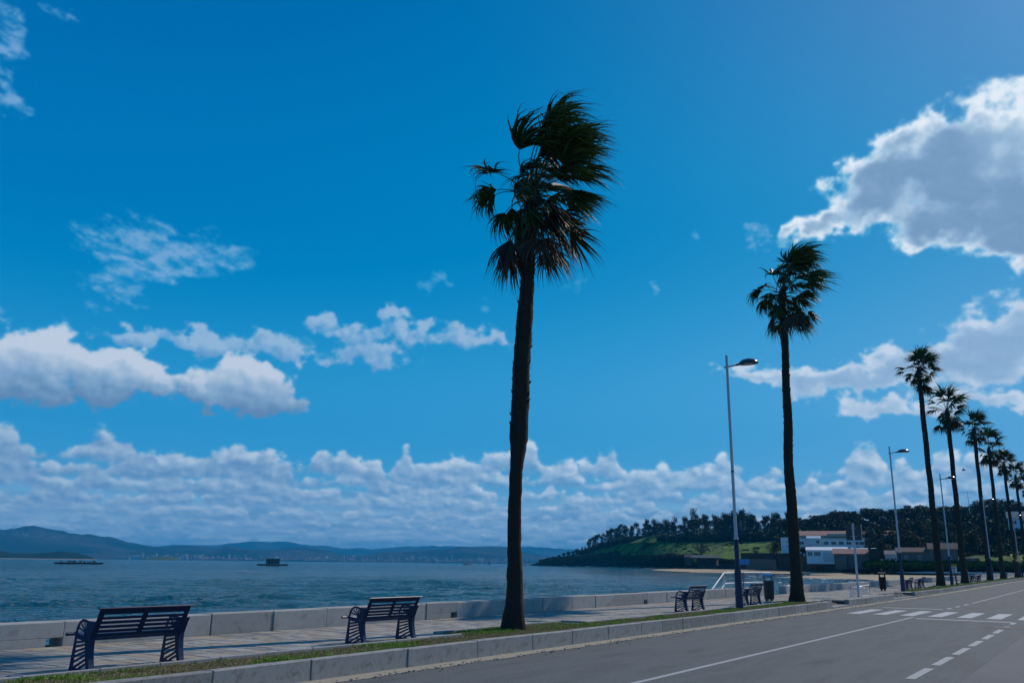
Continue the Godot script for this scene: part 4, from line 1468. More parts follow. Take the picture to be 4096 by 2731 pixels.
func build_palms() -> void:
	var keep := rng.seed
	palm("tallest nearest fan palm with a bulge in its trunk, left of the street lamp", Vector3(-11.9, 0.30, PALM_Z[0]),
		[[0.0, 0.05], [1.0, 0.02], [2.0, 0.02], [3.5, -0.02], [4.6, -0.1], [5.95, -0.22], [7.6, -0.34], [9.35, -0.5], [10.6, -0.64]],
		[[0.0, 0.235], [0.7, 0.2], [2.0, 0.17], [3.5, 0.158], [4.0, 0.162], [4.5, 0.228], [5.9, 0.226], [7.6, 0.212], [9.0, 0.178], [10.6, 0.165]], 10.7, 501, 1.14, 56, 15, 4.2, 40)
	palm("second fan palm, slim, beside the litter bin with the blue top", Vector3(-11.8, 0.30, PALM_Z[1]),
		[[0.0, 0.1], [2.7, -0.1], [5.4, 0.0], [8.5, -0.4], [11.3, -0.7], [14.0, -0.85]],
		[[0.0, 0.3], [0.8, 0.265], [2.7, 0.25], [5.4, 0.225], [8.5, 0.2], [11.0, 0.175], [14.0, 0.16]], 14.0, 502, 1.12, 44, 12, 6.5, 36)
	var more := [
		["third fan palm, with a small round crown, beside the kilometre sign", -81.0, 17.6, -0.4, 0.98], ["fourth fan palm, just past the kilometre sign", -95.5, 16.2, -1.3, 1.08], ["fifth fan palm along the promenade, shaggy crown", -117.0, 17.2, -2.0, 1.08],
		["sixth fan palm along the promenade", -132.0, 16.4, -2.4, 1.08], ["seventh fan palm, behind the young yellow-green cabbage palm", -153.0, 16.4, -1.6, 1.08], ["eighth fan palm at the right edge of the picture", -174.0, 16.2, -1.0, 1.08], ["last fan palm at the far end of the row", -196.0, 16.0, -0.8, 1.08]]
	var gale := WIND
	WIND = gale * 0.5    # further along the row the leaves stand more open
	for i in more.size():
		var q: Array = more[i]
		palm(q[0], Vector3(-11.85, 0.30 + rise(q[1]), q[1]),
			[[0.0, 0.0], [4.0, q[3] * 0.15], [9.0, q[3] * 0.5], [q[2], q[3]]],
			[[0.0, 0.34], [1.0, 0.3], [4.0, 0.26], [10.0, 0.22], [q[2], 0.2]], q[2], 503 + i, q[4] * [1.0, 1.08, 0.96, 1.1, 0.92, 1.04, 1.0][i], [40, 30, 36, 24, 34, 28, 26][i], [5, 12, 8, 14, 6, 10, 8][i], 7.0, 30 if i < 3 else 22)
	WIND = gale
	rng.seed = 99
	# young cabbage palm further along the strip
	for k in 2:
		var t := thing("cabbage_palm", ["young cabbage palm with a yellow-green tuft, between the palm trunks", "second young cabbage palm at the right edge of the frame"][k], "palm tree", Vector3(-11.2, 0.30 + rise(-146.0), -146.0 - 17.0 * k))
		var b := MB.new()
		b.tube([Vector3(0, -0.05, 0), Vector3(-0.05, 1.2, 0.1), Vector3(-0.15, 2.6, 0.2)], [0.09, 0.075, 0.07], 8)
		part("trunk", b.mesh(), M.bark, t)
		var c := MB.new()
		c.tinted = true
		for i in 150:
			var phi := rf(0, TAU)
			var th := rf(-0.7, 1.4)
			var d := Vector3(cos(phi) * cos(th), sin(th), sin(phi) * cos(th))
			var sd := d.cross(Vector3.UP).normalized() * 0.03
			var p0 := Vector3(-0.15, 2.6, 0.2)
			var p1 := p0 + d * 0.6
			var p2 := p1 + (d + Vector3.DOWN * 0.5 + WIND * 0.2).normalized() * 0.55
			var g := rf(0.7, 1.3)
			c.tint = Color(0.1 * g, 0.12 * g, 0.015 * g)
			var nn := sd.cross(d).normalized()
			var i0 := c.put(p0, nn)
			c.put(p1 - sd, nn); c.put(p1 + sd, nn); c.put(p2, nn)
			for j in [0, 1, 2, 1, 3, 2]:
				c.ix.append(i0 + j)
		part("leaf_tuft", c.mesh(), M.leaf, t)

# ------------------------------------------------------------------ street furniture
# bench local axes: x along the seat, y up, z from the sea side (0) to the back (0.5)
func make_bench() -> Node3D:
	var t := thing("bench", "", "bench", Vector3.ZERO, 0.0, "blue steel benches facing the sea")
	var L := 1.43
	for e in 2:
		var x0 := 0.0 if e == 0 else L
		var fr := MB.new()
		var th := Vector3(0.014, 0, 0)
		var pl := func(pts: Array) -> void:
			var pk := PackedVector2Array()
			for p in pts:
				pk.append(Vector2(p[0], p[1]))
			fr.plate(pk, Vector3(x0, 0, 0), Vector3(0, 0, 1), Vector3(0, 1, 0), th)
		# sea-side leg, sole, rear leg, belt under the seat, arm, upper panel
		pl.call([[0.0, 0.0], [0.085, 0.0], [0.095, 0.42], [0.1, 0.52], [0.062, 0.52], [0.055, 0.42]])
		pl.call([[0.086, 0.0], [0.47, 0.0], [0.46, 0.035], [0.087, 0.045]])
		pl.call([[0.471, 0.0], [0.49, 0.0], [0.455, 0.1], [0.425, 0.22], [0.41, 0.34], [0.41, 0.43], [0.32, 0.43], [0.325, 0.36], [0.35, 0.24], [0.385, 0.13], [0.42, 0.036], [0.461, 0.036]])
		pl.call([[0.096, 0.425], [0.32, 0.4], [0.319, 0.47], [0.1, 0.49]])
		pl.call([[0.0625, 0.521], [0.1, 0.521], [0.115, 0.57], [0.15, 0.625], [0.21, 0.655], [0.27, 0.65], [0.34, 0.635], [0.34, 0.67], [0.27, 0.688], [0.2, 0.69], [0.13, 0.655], [0.082, 0.59]])
		pl.call([[0.341, 0.432], [0.415, 0.432], [0.44, 0.5], [0.48, 0.6], [0.52, 0.665], [0.341, 0.67]])
		pl.call([[0.27, 0.471], [0.3405, 0.472], [0.3405, 0.56], [0.305, 0.555], [0.275, 0.525]])
		var sp := part("side_panel", fr.mesh(), M.bench, t)
		# slats fanned under the seat
		var lows := [[0.375, 0.405], [0.315, 0.362], [0.25, 0.318], [0.185, 0.272], [0.115, 0.222]]
		for q in lows:
			var s := MB.new()
			s.bar(Vector3(x0 + 0.007, q[0], 0.088), Vector3(x0 + 0.007, q[1], 0.36), 0.012, 0.03, Vector3.RIGHT)
			part("slat", s.mesh(), M.bench, sp)
		for q in [[0.1, 0.04, 0.385, 0.17], [0.23, 0.04, 0.405, 0.115]]:
			var s := MB.new()
			s.bar(Vector3(x0 + 0.007, q[1], q[0]), Vector3(x0 + 0.007, q[3], q[2]), 0.012, 0.032, Vector3.RIGHT)
			part("slat", s.mesh(), M.bench, sp)
		# rays of the arm rest
		for k in 4:
			var a := 0.35 + k * 0.4
			var s := MB.new()
			var c := Vector3(x0 + 0.007, 0.515, 0.315)
			s.bar(c + Vector3(0, sin(a) * 0.03, -cos(a) * 0.03), c + Vector3(0, sin(a) * (0.16 - 0.008 * k), -cos(a) * (0.21 - 0.022 * k)), 0.012, 0.022, Vector3.RIGHT)
			part("slat", s.mesh(), M.bench, sp)
		# flange along the rear leg
		var fl := MB.new()
		var rear := [[0.49, 0.0], [0.455, 0.1], [0.425, 0.22], [0.411, 0.34], [0.415, 0.44], [0.44, 0.5], [0.48, 0.6], [0.52, 0.665]]
		for i in rear.size() - 1:
			var a: Array = rear[i]
			var c: Array = rear[i + 1]
			var w := 0.085
			fl.hexa([Vector3(x0, a[1], a[0] + 0.012), Vector3(x0 + w, a[1], a[0] + 0.012), Vector3(x0 + w, a[1], a[0]), Vector3(x0, a[1], a[0]), Vector3(x0, c[1], c[0] + 0.012), Vector3(x0 + w, c[1], c[0] + 0.012), Vector3(x0 + w, c[1], c[0]), Vector3(x0, c[1], c[0])], true)
		part("leg", fl.mesh(), M.bench, t)
	# seat: four planks, a rolled front lip and a rear apron
	var seat := MB.new()
	seat.cbox(Vector3(L * 0.5 + 0.03, 0.452, 0.4), Vector3(L - 0.04, 0.085, 0.025), 0.006)
	seat.tube([Vector3(-0.07, 0.478, -0.045), Vector3(L + 0.07, 0.478, -0.045)], [0.024, 0.024], 8)
	var so := part("seat", seat.mesh(), M.bench, t)
	for k in 4:
		var s := MB.new()
		s.cbox(Vector3(L * 0.5, 0.497 - 0.012 * k, 0.025 + 0.094 * k), Vector3(L - 0.03, 0.018, 0.078), 0.006, Basis(Vector3.RIGHT, 0.12))
		part("slat", s.mesh(), M.bench, so)
	# backrest: leaning plate with two columns of slots
	var lean := Basis(Vector3.RIGHT, 0.42)
	var o := Vector3(0, 0.46, 0.425)
	var at := func(x: float, h: float) -> Vector3: return o + Vector3(x, 0, 0) + lean * Vector3(0, h, 0)
	var back := MB.new()
	var H := 0.405
	back.box(at.call(L * 0.5 + 0.02, H - 0.035), Vector3(L + 0.02, 0.085, 0.014), lean)
	back.box(at.call(L * 0.5 + 0.02, 0.02), Vector3(L + 0.02, 0.04, 0.014), lean)
	for x in [0.05, L * 0.5 + 0.02, L - 0.01]:
		back.box(at.call(x, 0.1885), Vector3(0.08, 0.296, 0.014), lean)
	back.tube([at.call(-0.03, H + 0.012) + Vector3(0, 0, 0.02), at.call(L + 0.07, H + 0.012) + Vector3(0, 0, 0.02)], [0.014, 0.014], 8)
	var bo := part("backrest", back.mesh(), M.bench, t)
	for k in 4:
		for h in 2:
			var s := MB.new()
			var xa := 0.0905 if h == 0 else L * 0.5 + 0.0605
			var xb := L * 0.5 - 0.0205 if h == 0 else L - 0.0505
			s.cbox(at.call((xa + xb) * 0.5, 0.078 + 0.064 * k), Vector3(xb - xa, 0.04, 0.016), 0.004, lean)
			part("slat", s.mesh(), M.bench, bo)
	return t

func build_benches() -> void:
	# world: the bench's x runs along -Z, its back faces the road
	var spots := [[-7.15, "nearest blue bench at the left, in front of the low wall"], [-12.55, "second blue bench, left of the thickest palm"], [-27.9, "blue bench between the thickest palm and the street lamp"], [-33.9, "blue bench behind the base of the nearest street lamp"], [-66.6, "blue bench behind the base of the second street lamp"], [-71.4, "blue bench just past the second street lamp, with its neighbour on the left"], [-101.0, "far blue bench hidden by the fourth palm"], [-106.5, "far blue bench beside the dark litter bin"], [-136.0, "distant blue bench behind the sixth palm"], [-163.0, "distant blue bench at the right edge of the picture"]]
	var first := make_bench()
	for i in spots.size():
		var q: Array = spots[i]
		var at := Vector3(-12.25, PAVE_Y + rise(q[0]), q[0])
		if i == 0:
			first.position = at
			first.rotation.y = PI / 2
			first.set_meta("label", q[1])
		else:
			copy(first, "bench", q[1], at, PI / 2)

func build_lamps() -> void:
	var t := thing("street_lamp", "nearest street lamp, tall silver pole on a dark blue foot", "street lamp", Vector3(-11.51, 0.30, -32.1), 0.0, "street lamps along the promenade")
	var b := MB.new()
	b.tube([Vector3(0, -0.02, 0), Vector3(0, 0.03, 0), Vector3(0, 1.3, 0), Vector3(0, 1.46, 0)], [0.16, 0.145, 0.125, 0.085], 8)
	part("foot", b.mesh(), M.lamp_blue, t)
	b = MB.new()
	b.tube([Vector3(0, 1.44, 0), Vector3(0, 2.5, 0)], [0.086, 0.082], 12)
	part("lower_pole", b.mesh(), M.lamp_blue, t)
	b = MB.new()
	b.tube([Vector3(0, 2.48, 0), Vector3(0, 2.56, 0), Vector3(0, 2.565, 0), Vector3(0, 9.55, 0)], [0.088, 0.088, 0.06, 0.05], 12)
	part("upper_pole", b.mesh(), M.galv, t)
	b = MB.new()
	b.tube([Vector3(0, 4.98, 0), Vector3(0, 5.02, 0)], [0.066, 0.066], 12)
	b.bar(Vector3(0.06, 5.0, 0), Vector3(0.2, 4.78, 0), 0.006, 0.006, Vector3.FORWARD)
	part("cable_tie", b.mesh(), M.bin, t)
	b = MB.new()
	b.tube([Vector3(-0.12, 9.08, 0), Vector3(0.42, 9.12, 0)], [0.034, 0.034], 10)
	part("arm", b.mesh(), M.galv, t)
	var h := MB.new()
	h.tube([Vector3(0.36, 9.12, 0), Vector3(0.58, 9.14, 0)], [0.042, 0.05], 10)
	# saucer shaped head, longer than wide
	var k0 := h.v.size()
	h.lathe([Vector2(0.0, 0.175), Vector2(0.14, 0.165), Vector2(0.26, 0.13), Vector2(0.35, 0.07), Vector2(0.385, 0.02), Vector2(0.39, -0.01), Vector2(0.375, -0.035), Vector2(0.3, -0.04), Vector2(0.0, -0.04)], Vector3(0.86, 9.14, 0), 28, 1.0, 0.72)
	var head := part("lamp_head", h.mesh(), M.lamp_blue_light, t)
	var l := MB.new()
	l.cbox(Vector3(0.86, 9.098, 0), Vector3(0.34, 0.02, 0.26), 0.006)
	part("lens", l.mesh(), M.lens, head)
	var more := [[-63.3, "second street lamp, its foot among the benches past the crossing"], [-85.0, "third street lamp, behind the kilometre sign"], [-116.5, "fourth street lamp, between the fifth and sixth palms"], [-155.0, "fifth street lamp, its head level with the house on the hill"]]
	for q in more:
		copy(t, "street_lamp", q[1], Vector3(-11.55, 0.30 + rise(q[0]), q[0]))

func build_bins() -> void:
	var mk := func(label: String, x: float, z: float, shell: Material, top: Material) -> void:
		var t := thing("litter_bin", label, "litter bin", Vector3(x, PAVE_Y + rise(z), z), PI / 2, "litter bins on the promenade")
		var b := MB.new()
		b.tube([Vector3(0, 0.1, 0), Vector3(0, 0.12, 0), Vector3(0, 0.88, 0), Vector3(0, 0.9, 0)], [0.2, 0.21, 0.235, 0.215], 24)
		part("drum", b.mesh(), shell, t)
		for s in [-1, 1]:
			var f := MB.new()
			f.cbox(Vector3(0.0, 0.05, 0.1 * s), Vector3(0.3, 0.12, 0.06), 0.008)
			part("foot", f.mesh(), shell, t)
			var u := MB.new()
			u.cbox(Vector3(0, 1.01, 0.165 * s), Vector3(0.2, 0.26, 0.05), 0.006)
			part("upright", u.mesh(), top, t)
		var l := MB.new()
		# curved hood
		for i in 8:
			var a0 := -1.0 + 2.0 * i / 8.0
			var a1 := -1.0 + 2.0 * (i + 1) / 8.0
			var p0 := Vector3(0.24 * a0, 1.2 - 0.07 * a0 * a0, 0)
			var p1 := Vector3(0.24 * a1, 1.2 - 0.07 * a1 * a1, 0)
			var dz := Vector3(0, 0, 0.24)
			var dy := Vector3(0, -0.016, 0)
			l.hexa([p0 + dz + dy, p1 + dz + dy, p1 - dz + dy, p0 - dz + dy, p0 + dz, p1 + dz, p1 - dz, p0 - dz])
		part("hood", l.mesh(), top, t)
	mk.call("litter bin with a bright blue hood, left of the second palm", -12.75, -39.4, M.bin, M.bin_blue)
	mk.call("rusty dark litter bin on the open paving by the crossing", -12.85, -63.6, M.bin_rust, M.bin_rust)
	mk.call("dark litter bin with a pale hood, beside the fourth palm", -12.7, -103.8, M.bin, M.bin)
	mk.call("far litter bin with a blue hood, right of the sixth palm", -12.6, -141.0, M.bin, M.bin_blue)

func text_mesh(s: String, size: float, depth := 0.004) -> TextMesh:
	var m := TextMesh.new()
	m.text = s
	var f := SystemFont.new()
	f.font_names = PackedStringArray(["Droid Sans"])
	f.font_weight = 700
	m.font = f
	m.font_size = 64
	m.pixel_size = size / 64.0
	m.depth = depth
	return m

func build_signs() -> void:
	# back of a square traffic sign by the crossing
	var t := thing("traffic_sign", "square traffic sign seen from behind on a grey post, by the crossing", "traffic sign", Vector3(-11.2, PAVE_Y, -49.3))
	var b := MB.new()
	b.tube([Vector3(0, -0.02, 0), Vector3(0, 3.77, 0)], [0.06, 0.055], 12)
	part("post", b.mesh(), M.galv, t)
	b = MB.new()
	b.cbox(Vector3(0.0, 3.32, -0.075), Vector3(0.8, 0.84, 0.025), 0.01)
	part("panel", b.mesh(), M.sign_back, t)
	b = MB.new()
	b.cbox(Vector3(0.4, 3.32, -0.072), Vector3(0.012, 0.84, 0.045), 0.004)
	part("panel_edge", b.mesh(), M.galv, t)
	for y in [3.1, 3.55]:
		b = MB.new()
		b.cbox(Vector3(0, y, -0.056), Vector3(0.3, 0.03, 0.02), 0.004)
		part("bracket", b.mesh(), M.galv, t)
	# kilometre sign
	var z := -87.0
	t = thing("kilometre_sign", "small yellow and white kilometre sign marked km 3 on a post", "road sign", Vector3(-11.55, 0.30 + rise(z), z))
	b = MB.new()
	b.tube([Vector3(0.12, -0.05, 0), Vector3(0.02, 1.6, -0.03)], [0.075, 0.07], 8)
	part("post", b.mesh(), M.wood, t)
	var turn := Basis(Vector3.UP, 0.06)
	b = MB.new()
	b.cbox(Vector3(0, 1.42, 0.06), Vector3(0.56, 0.8, 0.02), 0.006, turn)
	var pn := part("panel", b.mesh(), M.sign_green, t)
	b = MB.new()
	b.box(Vector3(-0.006, 1.32, 0.0725), Vector3(0.51, 0.54, 0.006), turn)
	part("white_field", b.mesh(), M.sign_white, pn)
	b = MB.new()
	b.box(Vector3(-0.006, 1.69, 0.0725), Vector3(0.51, 0.19, 0.006), turn)
	part("yellow_field", b.mesh(), M.sign_yellow, pn)
	for q in [["EP-4202", 0.12, 1.69], ["km", 0.2, 1.47], ["3", 0.31, 1.22]]:
		part("lettering", text_mesh(q[0], q[1]), M.sign_ink, pn, Transform3D(turn, Vector3(-0.004, q[2], 0.079)))
	# bicycle rack
	t = thing("bicycle_rack", "low grey steel bicycle rack with curved hoops behind the sign post", "bicycle rack", Vector3(-11.55, PAVE_Y, -51.2))
	for s in [-1, 1]:
		var f := MB.new()
		f.tube([Vector3(0.3 * s, 0.02, 0.9), Vector3(0.3 * s, 0.02, -0.9)], [0.02, 0.02], 8)
		part("base_rail", f.mesh(), M.steel, t)
	b = MB.new()
	b.tube([Vector3(-0.28, 0.02, 0.88), Vector3(-0.3, 0.42, 0.84), Vector3(0.02, 0.5, 0.1), Vector3(0.32, 0.58, -0.84), Vector3(0.3, 0.02, -0.88)], [0.022, 0.022, 0.022, 0.022, 0.022], 8)
	part("top_rail", b.mesh(), M.steel, t)
	for k in 6:
		var f := MB.new()
		var pts := []
		var rr := []
		for i in 11:
			var a := PI * i / 10.0
			pts.append(Vector3(0.26 * cos(a), 0.02 + 0.44 * sin(a), 0.75 - 0.3 * k + 0.06 * sin(a)))
			rr.append(0.014)
		f.tube(pts, rr, 6)
		part("hoop", f.mesh(), M.steel, t)
	# handrail of the steps to the beach
	t = thing("handrail", "white and rusty tube handrail at the steps down to the beach", "handrail", Vector3(-15.98, 0.30, -45.4))
	var rail := func(pts: Array, r: float, m: Material, called: String) -> void:
		var f := MB.new()
		var rr := []
		for p in pts:
			rr.append(r)
		f.tube(pts, rr, 8)
		part(called, f.mesh(), m, t)
	rail.call([Vector3(0, 0.2, 5.0), Vector3(0, 1.17, 2.85), Vector3(0, 1.2, 0.1)], 0.028, M.white_steel, "top_rail")
	rail.call([Vector3(0, 0.2, 3.6), Vector3(0, 0.67, 2.8), Vector3(0, 0.7, 0.1)], 0.024, M.white_steel, "middle_rail")
	rail.call([Vector3(0, 0.4, 2.85), Vector3(0, 1.17, 2.85)], 0.03, M.white_steel, "post")
	rail.call([Vector3(0, -0.1, 0.1), Vector3(0, 1.2, 0.1)], 0.035, M.rusty, "post")
	rail.call([Vector3(0, 1.19, 0.0), Vector3(0, 1.17, -4.5)], 0.03, M.steel, "top_rail")
	rail.call([Vector3(0, 0.69, 0.0), Vector3(0, 0.66, -4.5)], 0.026, M.steel, "middle_rail")
	rail.call([Vector3(0, -0.1, -4.5), Vector3(0, 1.2, -4.5)], 0.035, M.rusty, "post")
	# steps behind the opening
	t = thing("beach_steps", "granite steps going down through the opening in the sea wall", "steps", Vector3(-16.1, 0, -50.25))
	for k in 6:
		var f := MB.new()
		f.cbox(Vector3(-0.2 - 0.3 * k, 0.2 - 0.17 * k, 0), Vector3(0.34, 0.18, 2.6), 0.01)
		part("step", f.mesh(), M.granite_b, t)
	# gull
	t = thing("seagull", "white gull gliding in front of the clouds beside the fourth palm", "bird", Vector3(-13.5, 13.5, -119.2))
	b = MB.new()
	b.tube([Vector3(-0.28, 0, 0), Vector3(-0.16, 0.02, 0), Vector3(0.05, 0.0, 0), Vector3(0.22, 0.03, 0), Vector3(0.3, 0.02, 0)], [0.01, 0.06, 0.085, 0.05, 0.01], 8)
	part("body", b.mesh(), M.gull, t)
	for s in [-1, 1]:
		var f := MB.new()
		f.hexa([Vector3(-0.1, 0.03, 0), Vector3(0.12, 0.03, 0), Vector3(0.1, 0.22, 0.42 * s), Vector3(-0.04, 0.22, 0.42 * s), Vector3(-0.1, 0.05, 0), Vector3(0.12, 0.05, 0), Vector3(0.1, 0.235, 0.42 * s), Vector3(-0.04, 0.235, 0.42 * s)])
		f.hexa([Vector3(-0.04, 0.22, 0.42 * s), Vector3(0.1, 0.22, 0.42 * s), Vector3(-0.06, 0.12, 0.78 * s), Vector3(-0.09, 0.12, 0.78 * s), Vector3(-0.04, 0.235, 0.42 * s), Vector3(0.1, 0.235, 0.42 * s), Vector3(-0.06, 0.13, 0.78 * s), Vector3(-0.09, 0.13, 0.78 * s)])
		part("wing", f.mesh(), M.gull, t)

# ------------------------------------------------------------------ trees
func spray(b: MB, at: Vector3, r: Vector3, n: int, size: float, c: Color, var_ := 0.3) -> void:
	for i in n:
		var d := Vector3(rng.randfn(), rng.randfn(), rng.randfn()).normalized()
		var p := at + d * r * pow(rng.randf(), 0.4)
		var a := Vector3(rng.randfn(), rng.randfn() * 0.6, rng.randfn()).normalized()
		var e := a.cross(Vector3(rng.randfn(), rng.randfn(), rng.randfn())).normalized()
		var s := size * rf(0.6, 1.4)
		b.tint = jitter(c, var_)
		b.quad(p - a * s, p + e * s * 0.55, p + a * s, p - e * s * 0.55)

# kinds: 0 eucalyptus, 1 umbrella pine, 2 round broadleaf, 3 bare winter tree, 4 dark bush
func tree_model(kind: int, h: float, c: Color) -> Array:
	var tr := MB.new()
	var cr := MB.new()
	cr.tinted = true
	match kind:
		0:
			var sway := rf(-1, 1)
			tr.tube([Vector3(0, -1, 0), Vector3(sway * 0.3, h * 0.3, 0.2), Vector3(sway * 0.8, h * 0.65, -0.3), Vector3(sway, h * 0.92, 0)], [0.5, 0.36, 0.22, 0.06], 6)
			for k in 24:
				var t := rf(0.12, 1.0)
				var a := rf(0, TAU)
				var reach := h * 0.22 * (1.15 - t) * rf(0.4, 1.5) + 0.4
				var p := Vector3(cos(a) * reach + sway * t, h * t * rf(0.94, 1.0), sin(a) * reach)
				tr.tube([Vector3(sway * t * 0.8, h * t - reach * 0.6, 0), p], [0.11, 0.04], 4, false)
				var rr := h * rf(0.06, 0.115)
				spray(cr, p, Vector3(rr * 1.15, rr * 0.9, rr * 1.15), 60, 0.5, c)
		1:
			var sway := rf(-2, 2)
			tr.tube([Vector3(0, -1, 0), Vector3(sway * 0.2, h * 0.3, 0), Vector3(sway * 0.7, h * 0.6, 0.4), Vector3(sway, h * 0.85, 0)], [0.45, 0.34, 0.25, 0.1], 6)
			for k in 13:
				var a := rf(0, TAU)
				var reach := h * rf(0.05, 0.34)
				var y := h * rf(0.66, 0.97) - reach * 0.18
				var p := Vector3(cos(a) * reach + sway * 0.9, y, sin(a) * reach)
				tr.tube([Vector3(sway * 0.75, h * rf(0.5, 0.72), 0.2), p], [0.14, 0.04], 4, false)
				var rr := h * rf(0.12, 0.18)
				spray(cr, p, Vector3(rr, rr * 0.45, rr), 70, 0.45, c)
		2:
			tr.tube([Vector3(0, -1, 0), Vector3(0.1, h * 0.25, 0), Vector3(0.1, h * 0.6, 0)], [0.35, 0.25, 0.1], 6)
			for k in 14:
				var d := Vector3(rng.randfn(), rng.randfn(), rng.randfn()).normalized()
				var p := Vector3(0, h * 0.58, 0) + d * Vector3(h * 0.27, h * 0.26, h * 0.27) * rf(0.5, 1.05)
				tr.tube([Vector3(0, h * 0.35, 0), p], [0.1, 0.03], 4, false)
				var rr := h * rf(0.1, 0.17)
				spray(cr, p, Vector3(rr, rr * 0.85, rr), 52, 0.36, c)
		3:
			tr.tube([Vector3(0, -1, 0), Vector3(0.1, h * 0.3, 0), Vector3(0.1, h * 0.6, 0)], [0.4, 0.28, 0.12], 6)
			for k in 70:
				var d := Vector3(rng.randfn(), absf(rng.randfn()) * 0.9 + 0.3, rng.randfn()).normalized()
				var p0 := Vector3(0, h * rf(0.18, 0.5), 0)
				var p1 := p0 + d * h * rf(0.22, 0.42)
				tr.tube([p0, p1], [0.08, 0.03], 4, false)
				for j in 16:
					var e := (d + Vector3(rng.randfn(), rng.randfn(), rng.randfn()) * 0.7).normalized()
					var q := p0.lerp(p1, rf(0.35, 1.0))
					var q2 := q + e * rf(0.6, 2.2)
					var sd := e.cross(Vector3(rng.randfn(), rng.randfn(), rng.randfn())).normalized() * 0.05
					cr.tint = jitter(c, 0.25)
					cr.quad(q - sd, q2 - sd * 0.4, q2 + sd * 0.4, q + sd)
		4:
			tr.tube([Vector3(0, -0.5, 0), Vector3(0, h * 0.4, 0)], [0.15, 0.06], 5)
			for k in 9:
				var d := Vector3(rng.randfn(), absf(rng.randfn()) * 0.8, rng.randfn()).normalized()
				spray(cr, d * Vector3(h * 0.6, h * 0.62, h * 0.6) * rf(0.4, 1.0) + Vector3(0, h * 0.18, 0), Vector3(h, h * 0.8, h) * rf(0.22, 0.34), 60, 0.3, c)
	return [tr.mesh(), cr.mesh()]

func plant(model: Array, called: String, label: String, group: String, at: Vector3, scale_: float, category := "tree") -> Node3D:
	var t := thing(called, label, category, at, rf(0, TAU), group)
	var s := Transform3D(Basis.IDENTITY.scaled(Vector3(scale_, scale_ * rf(0.92, 1.08), scale_)), Vector3.ZERO)
	part("trunk", model[0], M.tree_bark, t, s)
	part("crown", model[1], M.foliage, t, s)
	return t

